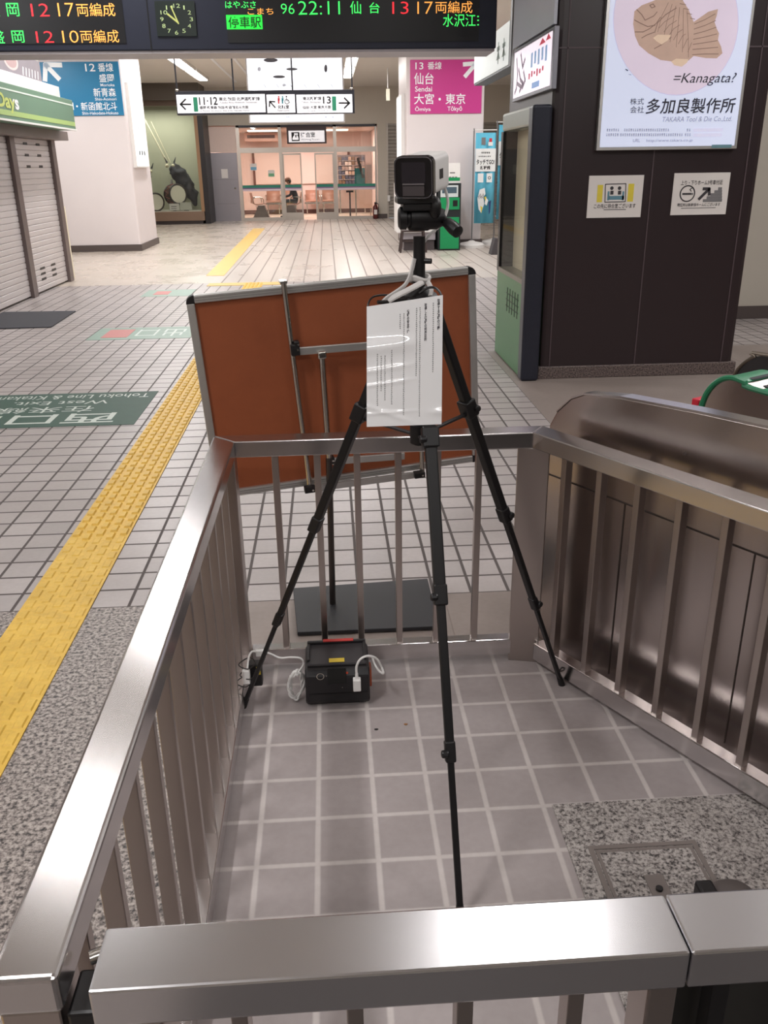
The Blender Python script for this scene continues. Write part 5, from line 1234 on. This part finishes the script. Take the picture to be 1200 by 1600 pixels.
stripes(xL + 0.09, xD1 - 0.05, wf); stripes(xD2 + 0.05, xR - 0.06, wf)
for x0_, x1_, lab in ((xD1 + 0.05, -0.74, 'glass sliding door of the waiting room, leaf beside the seated person'), (-0.33, xD2 - 0.05, 'glass sliding door of the waiting room, leaf nearer the fire extinguisher')):
    d_ = thing('door_1' if x0_ < -1 else 'door_2', lab, 'door', ((x0_ + x1_) / 2, WY + 0.05, 0), kind='structure')
    obj('door_frame', MB().box((x0_, WY + 0.03, 0), (x0_ + 0.04, WY + 0.07, 1.98)).box((x1_ - 0.04, WY + 0.03, 0), (x1_, WY + 0.07, 1.98)).box((x0_ + 0.04, WY + 0.03, 0), (x1_ - 0.04, WY + 0.07, 0.22)).box((x0_ + 0.04, WY + 0.03, 1.93), (x1_ - 0.04, WY + 0.07, 1.98)), M_FR, d_)
    obj('door_pane', MB().box((x0_ + 0.04, WY + 0.045, 0.22), (x1_ - 0.04, WY + 0.052, 1.93)), glass('door_glass'), d_)
    stripes(x0_ + 0.04, x1_ - 0.04, d_, WY + 0.03)
# steel service door at its left
sd_ = thing('door_3', 'grey steel service door left of the waiting room glass', 'door', (-3.15, WY, 0), kind='structure')
obj('door_leaf', MB().box((-3.60, WY - 0.01, 0.0), (-2.74, WY + 0.05, 2.02)), mat('steel_door_grey', (150, 146, 152), 0.3, 0.5, 0.04, 2), sd_)
obj('over_panel', MB().box((-3.60, WY - 0.01, 2.03), (-2.74, WY + 0.05, 2.76)), mat('over_panel_pink', (228, 204, 194), 0.4, 0.0), sd_)
obj('paper_note', MB().box((-3.26, WY - 0.014, 1.28), (-3.06, WY - 0.01, 1.55)), PAPER, sd_)
obj('door_knob', MB().sph((-2.86, WY - 0.03, 0.98), 0.03), M_CHROME, sd_, smooth=True)
obj('door_lines', MB().box((-3.58, WY - 0.012, 1.24), (-2.76, WY - 0.009, 1.25)).box((-3.45, WY - 0.012, 0.52), (-2.85, WY - 0.009, 0.53)), mat('door_line', (120, 116, 120), 0.4), sd_)
# sign
ws = thing('room_sign', 'white waiting room sign with a black frame inside the glass front', 'sign', (-0.55, WY - 0.2, 2.24))
sxa, sxb, sza, szb = at(448, 210, Y=WY - 0.12).x, at(510, 210, Y=WY - 0.12).x, at(480, 224.5, Y=WY - 0.12).z, at(480, 197, Y=WY - 0.12).z
obj('housing', MB().box((sxa, WY - 0.12, sza), (sxb, WY - 0.03, szb)), mat('sign_maroon_black', (52, 34, 38), 0.4), ws, bevel=0.005)
f = front(WY - 0.12)
f.quad('lit', 451, 204, 507, 222, 0.003); f.quad('k', 455.5, 206.5, 468, 220.5, 0.006)
f.poly('lit', [(457, 216), (459, 212), (461, 211), (461.5, 215), (463, 215), (463.5, 211), (465, 212), (466.5, 216), (466.5, 218.5), (457, 218.5)], 0.009); f.disc('lit', 461, 209.5, 0.03, 0.009, 10); f.disc('lit', 464, 209.5, 0.03, 0.009, 10)
f.text('k', '待合室', 469.5, 206.5, 492.5, 214.5, 0.006, .015); f.text('k', 'Waiting Room', 470, 216.5, 499.5, 220, 0.006)
f.build(ws, {'lit': LIT, 'k': INK}, {'lit': 'lit_face', 'k': 'black_lettering'})
obj('bracket', MB().box((sxa + 0.05, WY - 0.09, szb), (sxb - 0.05, WY - 0.02, 2.79)), M_DARK, ws)
# inside: wall frames, air conditioner, stickers
t = thing('wall_panel', 'pink wall board with dark edges at the back of the waiting room', 'wall board', (-1.3, 33.45, 1.1))
obj('board', MB().box((-2.55, 33.42, 1.02), (0.85, 33.49, 2.12)), M_PINK, t)
for x in (-2.55, -1.55, 0.85): obj('edge', MB().box((x - 0.04, 33.40, 0.95), (x + 0.04, 33.42, 2.16)), mat('dark_red_edge', (110, 66, 56), 0.5), t)
obj('edge', MB().box((-2.55, 33.40, 2.12), (0.85, 33.42, 2.18)), MATS['dark_red_edge'], t)
t = thing('air_conditioner', 'ceiling air conditioner at the back of the waiting room', 'air conditioner', (-2.2, 33.0, 2.35))
obj('body', MB().box((-2.75, 32.6, 2.42), (-1.6, 33.4, 2.70)), mat('ac_pink', (206, 164, 148), 0.5), t, bevel=0.02)
obj('outlet', MB().box((-2.65, 32.59, 2.52), (-1.7, 32.601, 2.62)), mat('ac_dark', (92, 62, 54), 0.5), t)
for (px, py, lab, c1) in ((396, 261, 'small blue and white sticker on the waiting room glass', (120, 176, 206)), (424, 271, 'small green and white sticker on the waiting room glass', (120, 180, 140))):
    p = at(px, py, Y=WY + 0.015); t = thing('sticker', lab, 'sticker', (p.x, WY + 0.015, p.z - .08))
    obj('sheet', MB().box((p.x - 0.10, WY + 0.008, p.z - 0.10), (p.x + 0.10, WY + 0.018, p.z + 0.10)), PAPER, t)
    obj('colour_band', MB().box((p.x - 0.09, WY + 0.006, p.z - 0.09), (p.x + 0.09, WY + 0.008, p.z + 0.0)), mat('sticker_c%d' % px, c1, 0.5), t)
# chairs in rows
M_SEAT = mat('seat_tan', (176, 128, 108), 0.4, 0, 0.05)
def chair(X, Y, ang, lab):
    r = thing('waiting_chair', lab, 'chair', (0, 0, 0), 'waiting room chairs')
    b = MB(); n = 6
    prof = [(-0.24, 0.80, 0), (-0.21, 0.62, 0), (-0.17, 0.46, 0), (-0.10, 0.42, 0), (0.10, 0.43, 0), (0.22, 0.45, 0), (0.25, 0.43, 0)]
    A = [b.bm.verts.new((-0.24, y, z)) for y, z, _ in prof]; C = [b.bm.verts.new((0.24, y, z)) for y, z, _ in prof]
    for i in range(len(prof) - 1): b.bm.faces.new((A[i], C[i], C[i + 1], A[i + 1]))
    s_ = obj('seat', b, M_SEAT, r, smooth=True); sd = s_.modifiers.new('thick', 'SOLIDIFY'); sd.thickness = 0.03
    for sx_ in (-1, 1): obj('armrest', MB().tube([(sx_ * 0.26, -0.2, 0.46), (sx_ * 0.26, -0.16, 0.64), (sx_ * 0.26, 0.12, 0.64), (sx_ * 0.26, 0.16, 0.46)], 0.016, 6, 3), M_CHROME, r, smooth=True)
    obj('beam', MB().box((-0.28, -0.05, 0.34), (0.28, 0.03, 0.40)), M_CHROME, r)
    for sx_ in (-1, 1): obj('leg', MB().beam((sx_ * 0.20, -0.01, 0.36), (sx_ * 0.20, -0.01, 0.0), 0.035, 0.05, (0, 1, 0)), M_CHROME, r)
    r.location = (X, Y, 0); r.rotation_euler = (0, 0, ang); return r
ch = chair(0, 0, 0, 'tan waiting room chair at the left end of the back row, by the service door'); ch.location = (-1.9, 33.0, 0); ch.rotation_euler = (0, 0, math.pi)
for x, y, a, lab in ((-1.35, 33.0, math.pi, 'tan waiting room chair behind the seated person'), (-0.50, 33.0, math.pi, 'tan waiting room chair seen through the open doorway'), (0.10, 33.0, math.pi, 'tan waiting room chair behind the right door leaf'),
                     (-2.3, 30.9, -math.pi / 2 + .2, 'tan waiting room chair facing sideways near the service door'), (-1.05, 30.7, math.pi / 2, 'tan waiting room chair under the seated person')):
    c = copy_tree(ch); c.location = (x, y, 0); c.rotation_euler = (0, 0, a); c['label'] = lab
# dark block-shaped low tables seen through the glass
for x, lab in ((-2.16, 'dark low stand in the waiting room nearest the service door'), (-1.2, 'dark low stand in front of the seated person')):
    tag(obj('low_stand', MB().prism([(x - 0.26, 30.1, 0.05), (x + 0.26, 30.1, 0.05), (x + 0.12, 30.1, 0.42), (x - 0.08, 30.1, 0.42)], (0, 0.35, 0)).box((x - 0.27, 30.08, 0.0), (x + 0.27, 30.47, 0.06)), mat('stand_brown', (84, 70, 66), 0.5), bevel=0.006), lab, 'stand', 'low stands in the waiting room')
# seated person
def skin(name, joints, edges, m, parent, sub=2):
    me = bpy.data.meshes.new(name); me.from_pydata([j[0] for j in joints], edges, []); o = bpy.data.objects.new(name, me); COL.objects.link(o)
    md = o.modifiers.new('skin', 'SKIN'); md.use_smooth_shade = True
    for v, j in zip(me.skin_vertices[0].data, joints): v.radius = (j[1], j[2] if len(j) > 2 else j[1])
    me.skin_vertices[0].data[0].use_root = True
    ss = o.modifiers.new('sub', 'SUBSURF'); ss.levels = ss.render_levels = sub
    if parent: o.parent = parent; o.matrix_parent_inverse = WORLD[parent.name].inverted()
    WORLD[o.name] = Matrix.Identity(4)
    me.materials.append(m); return o
pp = thing('person', 'person in dark clothes and a brown cap seated leaning forward in the waiting room', 'person', (-0.98, 30.7, 0))
X, Yp = -0.98, 30.7
J = [((X, Yp, 0.52), .15, .13), ((X - .04, Yp, 0.70), .145, .12), ((X - .12, Yp, 0.90), .16, .11), ((X - .17, Yp, 1.0), .07, .06), ((X - .215, Yp, 1.06), .052, .055),
     ((X - .27, Yp, 1.14), .088, .082), ((X - .29, Yp, 1.19), .08, .075),
     ((X - .14, Yp - .18, .95), .055), ((X - .20, Yp - .22, .72), .045), ((X - .40, Yp - .14, .66), .036), ((X - .47, Yp - .11, .65), .032, .02),
     ((X - .14, Yp + .18, .95), .055), ((X - .20, Yp + .22, .72), .045), ((X - .40, Yp + .14, .66), .036), ((X - .47, Yp + .11, .65), .032, .02),
     ((X - .03, Yp - .10, .52), .085), ((X - .42, Yp - .12, .53), .065), ((X - .40, Yp - .12, .10), .042), ((X - .42, Yp - .12, .05), .045), ((X - .58, Yp - .12, .035), .034),
     ((X - .03, Yp + .10, .52), .085), ((X - .42, Yp + .12, .53), .065), ((X - .34, Yp + .12, .10), .042), ((X - .36, Yp + .12, .05), .045), ((X - .52, Yp + .12, .035), .034)]
E_ = [(0, 1), (1, 2), (2, 3), (3, 4), (4, 5), (5, 6), (2, 7), (7, 8), (8, 9), (9, 10), (2, 11), (11, 12), (12, 13), (13, 14), (0, 15), (15, 16), (16, 17), (17, 18), (18, 19), (0, 20), (20, 21), (21, 22), (22, 23), (23, 24)]
q = NT('person_clothes_and_skin'); P, x_, y_, z_ = q.pos()
a_ = q.math('LESS_THAN', q.math('ADD', q.math('MULTIPLY', x_, 1.0), q.math('MULTIPLY', z_, -0.9)), X - .215 - 0.9 * 1.05 + .0); h_ = q.math('GREATER_THAN', z_, 1.04)
hand = q.math('LESS_THAN', x_, X - .42); hand = q.math('MULTIPLY', hand, q.math('GREATER_THAN', z_, .60)); k_ = q.math('MAXIMUM', h_, hand)
q.l(q.mix(k_, lin((42, 46, 56)), lin((200, 150, 126))), q.b.inputs['Base Color']); q.b.inputs['Roughness'].default_value = 0.7
skin('body', J, E_, q.m, pp)
for s in (-1, 1):
    hx, hy, hz = X - .47, Yp + s * .11, .65
    for i in range(4): skin('finger', [((hx, hy + (i - 1.5) * .016, hz), .009), ((hx - .035, hy + (i - 1.5) * .018, hz - .004), .008), ((hx - .06 - .006 * (i in (1, 2)), hy + (i - 1.5) * .018, hz - .022), .007)], [(0, 1), (1, 2)], mat('skin_tone', (200, 150, 126), 0.6), pp, 1)
    skin('thumb', [((hx + .01, hy - s * .02, hz), .010), ((hx - .02, hy - s * .045, hz - .004), .009), ((hx - .045, hy - s * .050, hz - .012), .008)], [(0, 1), (1, 2)], MATS['skin_tone'], pp, 1)
cp = obj('cap', MB().sph((X - .285, Yp, 1.195), 0.105, (1.0, 0.92, 0.72), Matrix.Rotation(-.35, 4, 'Y')), mat('cap_brown', (122, 78, 58), 0.7), pp, smooth=True)
obj('cap_brim', MB().sph((X - .40, Yp, 1.155), 0.075, (1.1, 0.9, 0.14), Matrix.Rotation(-.45, 4, 'Y')), MATS['cap_brown'], cp, smooth=True)
b = MB()
for s in (-1, 1): b.sph((X - .345, Yp + s * .032, 1.135), 0.010, u=8, v=6)
obj('eyes', b, M_BLACK, pp); obj('nose', MB().sph((X - .362, Yp, 1.105), 0.018, (1, .7, 1), u=8, v=6), MATS['skin_tone'], pp, smooth=True)
obj('mouth', MB().box((X - .348, Yp - .022, 1.068), (X - .335, Yp + .022, 1.075)), mat('lip', (160, 96, 88), 0.6), pp)
b = MB()
for s in (-1, 1): b.sph((X - .26, Yp + s * .086, 1.12), 0.024, (.7, .4, 1.1), u=8, v=6)
obj('ears', b, MATS['skin_tone'], pp, smooth=True)
obj('hair', MB().sph((X - .245, Yp, 1.15), 0.095, (0.92, 1.0, 0.95)), mat('hair_brown', (60, 40, 34), 0.7), pp, smooth=True)
# brochure rack
rk = thing('brochure_rack', 'tall brochure rack full of leaflets at the right of the waiting room', 'rack', (0.95, 32.8, 0))
obj('back', MB().box((0.45, 32.8, 0.9), (1.42, 32.9, 1.95)), mat('rack_grey', (120, 104, 104), 0.5), rk)
rs3 = random.Random(11)
for i in range(6):
    obj('shelf', MB().box((0.45, 32.70, 0.98 + i * 0.155), (1.42, 32.80, 1.0 + i * 0.155)), mat('rack_shelf', (150, 134, 130), 0.5), rk)
    for j in range(8):
        x = 0.47 + j * 0.118; cc_ = rs3.choice([(150, 120, 110), (100, 84, 88), (196, 170, 158), (120, 90, 70), (80, 76, 90), (176, 140, 120)])
        obj('leaflet', MB().box((x, 32.715, 1.0 + i * 0.155), (x + 0.10, 32.725, 1.0 + i * 0.155 + 0.10 + 0.03 * rs3.random())), mat('leaflet_%d_%d_%d' % cc_, cc_, 0.5), rk)
for x in (0.5, 1.38): obj('leg', MB().box((x - .02, 32.8, 0), (x + .02, 32.86, 0.92)), M_CHROME, rk)
ts = thing('poster_stand', 'teal poster board with dark lettering beside the brochure rack', 'poster stand', (1.3, 31.0, 0))
obj('board', MB().box((0.98, 31.0, 1.02), (1.32, 31.04, 1.52)), mat('poster_teal_dark', (30, 104, 108), 0.5), ts)
obj('cloth_panel', MB().box((1.10, 30.95, 0.25), (1.55, 31.02, 0.9)), mat('pale_panel', (220, 190, 176), 0.6), ts)
obj('side_board', MB().box((1.36, 31.0, 1.0), (1.56, 31.05, 1.62)), mat('stand_grey_board', (150, 136, 132), 0.5), ts)
b = MB()
for i in range(7): b.box((1.06 + .025 * i, 30.985, 1.75 - .09 * i), (1.15 + .025 * i, 31.0, 1.84 - .09 * i))
obj('dark_pattern', b, mat('pattern_dark', (54, 52, 50), 0.6), ts)
for x in (1.0, 1.5): obj('leg', MB().box((x - .02, 31.01, 0), (x + .02, 31.05, 1.05)), M_CHROME, ts)
ol = obj('barrier_post', MB().cyl((0.78, 30.2, 0.02), (0.78, 30.2, 0.82), 0.025).box((0.62, 30.05, 0), (0.94, 30.35, 0.03)).box((0.66, 30.18, 0.78), (0.9, 30.22, 0.84)), M_DARK); tag(ol, 'dark post on a square foot inside the right glass pane', 'post')
# fire extinguisher
fe = thing('fire_extinguisher', 'dark red fire extinguisher at the foot of the waiting room post', 'fire extinguisher', (1.56, 29.12, 0))
obj('cylinder', MB().lathe((1.56, 29.12, 0), (0, 0, 1), [(0, 0.07), (0.02, 0.085), (0.34, 0.085), (0.40, 0.06), (0.43, 0.03), (0.45, 0.03)], 20), mat('extinguisher_red', (92, 34, 32), 0.4), fe, smooth=True)
obj('valve', MB().box((1.53, 29.10, 0.44), (1.60, 29.14, 0.50)), M_BLACK, fe); obj('hose', MB().tube([(1.60, 29.12, 0.47), (1.66, 29.12, 0.42), (1.65, 29.10, 0.2)], 0.012, 6), M_BLACK, fe, smooth=True)
obj('label_plate', MB().box((1.51, 29.032, 0.14), (1.61, 29.036, 0.28)), PAPER, fe)
# roller shutter right of the waiting room
rsx = thing('roller_shutter', 'grey corrugated roller shutter right of the waiting room', 'roller shutter', (4.3, WY, 0))
b = MB(); z = 0.02; rows = []
while z < 2.78:
    for dz, dy in ((0, 0), (.03, -.02), (.07, -.02), (.1, 0)): rows.append((WY + 0.02 + dy, z + dz))
    z += 0.1
A = [b.bm.verts.new((1.99, y, z)) for y, z in rows]; C = [b.bm.verts.new((6.66, y, z)) for y, z in rows]
for i in range(len(rows) - 1):
    if (rows[i + 1][1] - rows[i][1]) > 1e-6: b.bm.faces.new((A[i], C[i], C[i + 1], A[i + 1]))
obj('slats', b, mat('roller_grey', (158, 152, 146), 0.45, 0.3), rsx)
obj('guide', MB().box((1.95, WY - 0.03, 0), (2.0, WY + 0.08, 2.8)), M_FR, rsx); obj('guide', MB().box((6.64, WY - 0.03, 0), (6.7, WY + 0.08, 2.8)), M_FR, rsx)
tag(obj('cable_reel_box', MB().box((1.96, 29.2, 0.52), (2.04, 29.27, 0.70)), M_WHITE, bevel=0.004), 'small white box on the wall beside the roller shutter', 'wall box')
pl_ = at(606, 130, Y=24)
t = thing('hanging_lamp', 'slim white rod hanging from the ceiling beside the pink sign pillar', 'hanging rod', (pl_.x, 24, at(606, 157, Y=24).z))
obj('rod', MB().cyl((pl_.x, 24, at(606, 138, Y=24).z), (pl_.x, 24, CEIL), 0.014), M_WHITE, t); obj('end_piece', MB().box((pl_.x - 0.045, 23.97, at(606, 157, Y=24).z), (pl_.x + 0.045, 24.03, at(606, 139, Y=24).z)), mat('rod_end', (240, 234, 214), 0.5, emit=0.3), t)

# ================================================================== glass showcase with festival drums
sh = thing('showcase', 'large glass showcase holding festival drums and dark costumes', 'showcase', (-4.7, 28.4, 0))
M_SCF = mat('showcase_brown', (128, 104, 86), 0.45)
obj('plinth', MB().box((-7.0, 28.02, 0.0), (-3.78, 29.25, 0.10)), mat('plinth_dark', (48, 38, 36), 0.5), sh)
obj('base', MB().box((-7.0, 28.0, 0.10), (-3.72, 29.25, 0.36)), M_SCF, sh)
obj('deck', MB().box((-6.95, 28.06, 0.36), (-3.80, 29.25, 0.38)), mat('deck_pale', (196, 190, 180), 0.6), sh)
obj('back', MB().box((-7.0, 29.2, 0.38), (-3.78, 29.25, 3.40)), mat('showcase_green_grey', (170, 170, 150), 0.6, 0, 0.03, 2), sh)
obj('side_back', MB().box((-3.80, 28.06, 0.38), (-3.76, 29.2, 3.40)), MATS['showcase_green_grey'], sh)
obj('corner_post', MB().box((-3.80, 27.98, 0.36), (-3.70, 28.08, 3.40)), mat('post_wood', (150, 116, 84), 0.45), sh)
obj('head_rail', MB().box((-7.0, 27.98, 3.28), (-3.70, 28.1, 3.42)), mat('head_brown', (110, 92, 78), 0.5), sh)
obj('glass_pane', MB().box((-6.98, 28.03, 0.38), (-3.80, 28.04, 3.28)), glass('showcase_glass', refl=0.6), sh)
struct('trim_column', 'black strip column between the showcase and the waiting room', 'column', MB().box((-3.70, 27.98, 0), (-3.55, 29.28, 3.42)), mat('column_black', (30, 26, 28), 0.4))
ld = bpy.data.lights.new('showcase_lamp', 'AREA'); ld.shape = 'RECTANGLE'; ld.size = 2.4; ld.size_y = 0.3; ld.energy = 60; ld.color = (1, 0.98, 0.9)
lo = bpy.data.objects.new('showcase_lamp', ld); COL.objects.link(lo); lo.location = (-5.2, 28.4, 3.26); 
def SP(px, py, Y): return at(px, py, Y=Y)
def drum(lab, px, py, Y, R, axis, L):
    c = SP(px, py, Y); a = Vector(axis).normalized(); t = thing('taiko_drum', lab, 'drum', tuple(c - Vector((0, 0, R))))
    obj('shell', MB().lathe(c - a * L / 2, a, [(0, R * .88), (L * .12, R * .92), (L * .5, R), (L * .88, R * .92), (L, R * .88)], 28), mat('drum_shell', (86, 66, 56), 0.5), t, smooth=True)
    for s in (-1, 1):
        obj('drum_skin', MB().lathe(c + a * s * L * .5, a * s, [(0, R * .86), (0.012, R * .84)], 28), mat('drum_skin', (236, 228, 212), 0.6), t)
        obj('rim', MB().tube([c + a * s * L * .5 + (a.orthogonal().normalized() * math.cos(k * math.pi / 12) + a.cross(a.orthogonal().normalized()) * math.sin(k * math.pi / 12)) * R * .93 for k in range(24)], R * .10, 7, 1, closed=True), mat('drum_rim', (52, 42, 40), 0.5), t, smooth=True)
    b = MB(); o1 = a.orthogonal().normalized(); o2 = a.cross(o1); pts = []
    for k in range(24):
        q = k * math.pi / 12; s = 1 if k % 2 else -1; pts.append(c + a * s * L * .46 + (o1 * math.cos(q) + o2 * math.sin(q)) * R * 1.0)
    obj('rope', b.tube(pts, 0.012, 5, 1, closed=True), mat('drum_rope', (170, 96, 86), 0.6), t, smooth=True)
    return t
drum('drum with pale skins standing behind the small white cards in the showcase', 274, 304, 28.45, 0.30, (0.75, -1, 0.1), 0.34)
drum('drum at the left of the showcase beside the white pillar edge', 241, 316, 28.35, 0.27, (0.55, -1, 0.05), 0.30)
# costumes
M_CO = mat('costume_dark', (46, 46, 54), 0.8, 0, 0.25, 9)
def costume(lab, pts, Y, poles, skirt):
    c0 = SP(*pts[0][:2], Y); t = thing('festival_costume', lab, 'costume', tuple(c0))
    J_ = []
    for px, py, r in pts:
        p = SP(px, py, Y); J_.append((tuple(p), r, r * .8))
    rb = skin('robe', J_, [(i, i + 1) for i in range(len(J_) - 1)], M_CO, t, 3)
    tx = bpy.data.textures.new('folds', 'CLOUDS'); tx.noise_scale = 0.22; dm = rb.modifiers.new('folds', 'DISPLACE'); dm.texture = tx; dm.strength = 0.22; dm.texture_coords = 'GLOBAL'
    for a_, c_, r in poles:
        obj('pole', MB().cyl(SP(*a_, Y + .1), SP(*c_, Y + .1), r, r * .6, 8), mat('pole_pale', (198, 190, 166), 0.6), t, smooth=True)
    top_ = SP(*pts[-1][:2], Y)
    b = MB()
    for s in (-1, 1): b.sph(top_ + Vector((s * 0.09, -0.16, 0.0)), 0.055, u=10, v=8)
    obj('mask_eyes', b, mat('mask_cream', (196, 186, 160), 0.6), t, smooth=True)
    b = MB()
    for s in (-1, 1): b.cyl(top_ + Vector((s * 0.1, 0, .08)), top_ + Vector((s * 0.17, 0, .24)), .03, .008, 8)
    obj('mask_horns', b, M_CO, t, smooth=True)
    for (px, py) in skirt:
        p = SP(px, py, Y - .12); obj('tassel', MB().cyl(p, p - Vector((0.02, 0, .22)), .025, .05, 8), mat('tassel_grey', (150, 148, 148), 0.8), t, smooth=True)
    return t
costume('dark costume with a long pale pole bending over the right drum', ((304, 322, .08), (301, 308, .20), (294, 292, .29), (285, 279, .31), (276, 267, .27), (267, 259, .17)), 28.72, (((262, 256), (226, 186), .03), ((266, 254), (236, 190), .02)), ((268, 280), (291, 285)))
costume('dark costume half hidden by the white pillar in the showcase', ((229, 300, .10), (230, 285, .12), (231, 272, .10), (232, 268, .08)), 28.72, (), ())
for x0_, y0_, x1_, y1_, lab in ((265.5, 318, 279.5, 330, 'small white card in the showcase nearest the left drum'), (282, 316, 299, 329.5, 'larger pale card in the showcase below the dark costume')):
    a_, c_ = SP(x0_, y1_, 28.15), SP(x1_, y0_, 28.15)
    t = thing('info_card', lab, 'card', ((a_.x + c_.x) / 2, 28.15, .38)); obj('card', MB().box((a_.x, 28.15, max(.40, a_.z)), (c_.x, 28.165, c_.z)), PAPER if x0_ < 270 else mat('card_grey', (196, 194, 184), 0.6), t)
    obj('easel', MB().prism([(a_.x + .1, 28.166, .38), (c_.x - .1, 28.166, .38), ((a_.x + c_.x) / 2, 28.166, c_.z - .05)], (0, .06, 0)), M_DARK, t)
    if x0_ < 270:
        b = MB()
        for k in range(2): b.box((a_.x + .05, 28.147, c_.z - .09 - k * .06), (c_.x - .08, 28.15, c_.z - .075 - k * .06))
        obj('lettering', b, INK, t)
S.cycles.max_bounces = 8; S.cycles.diffuse_bounces = 4; S.cycles.glossy_bounces = 5; S.cycles.transparent_max_bounces = 12
S.cycles.sample_clamp_indirect = 6.0
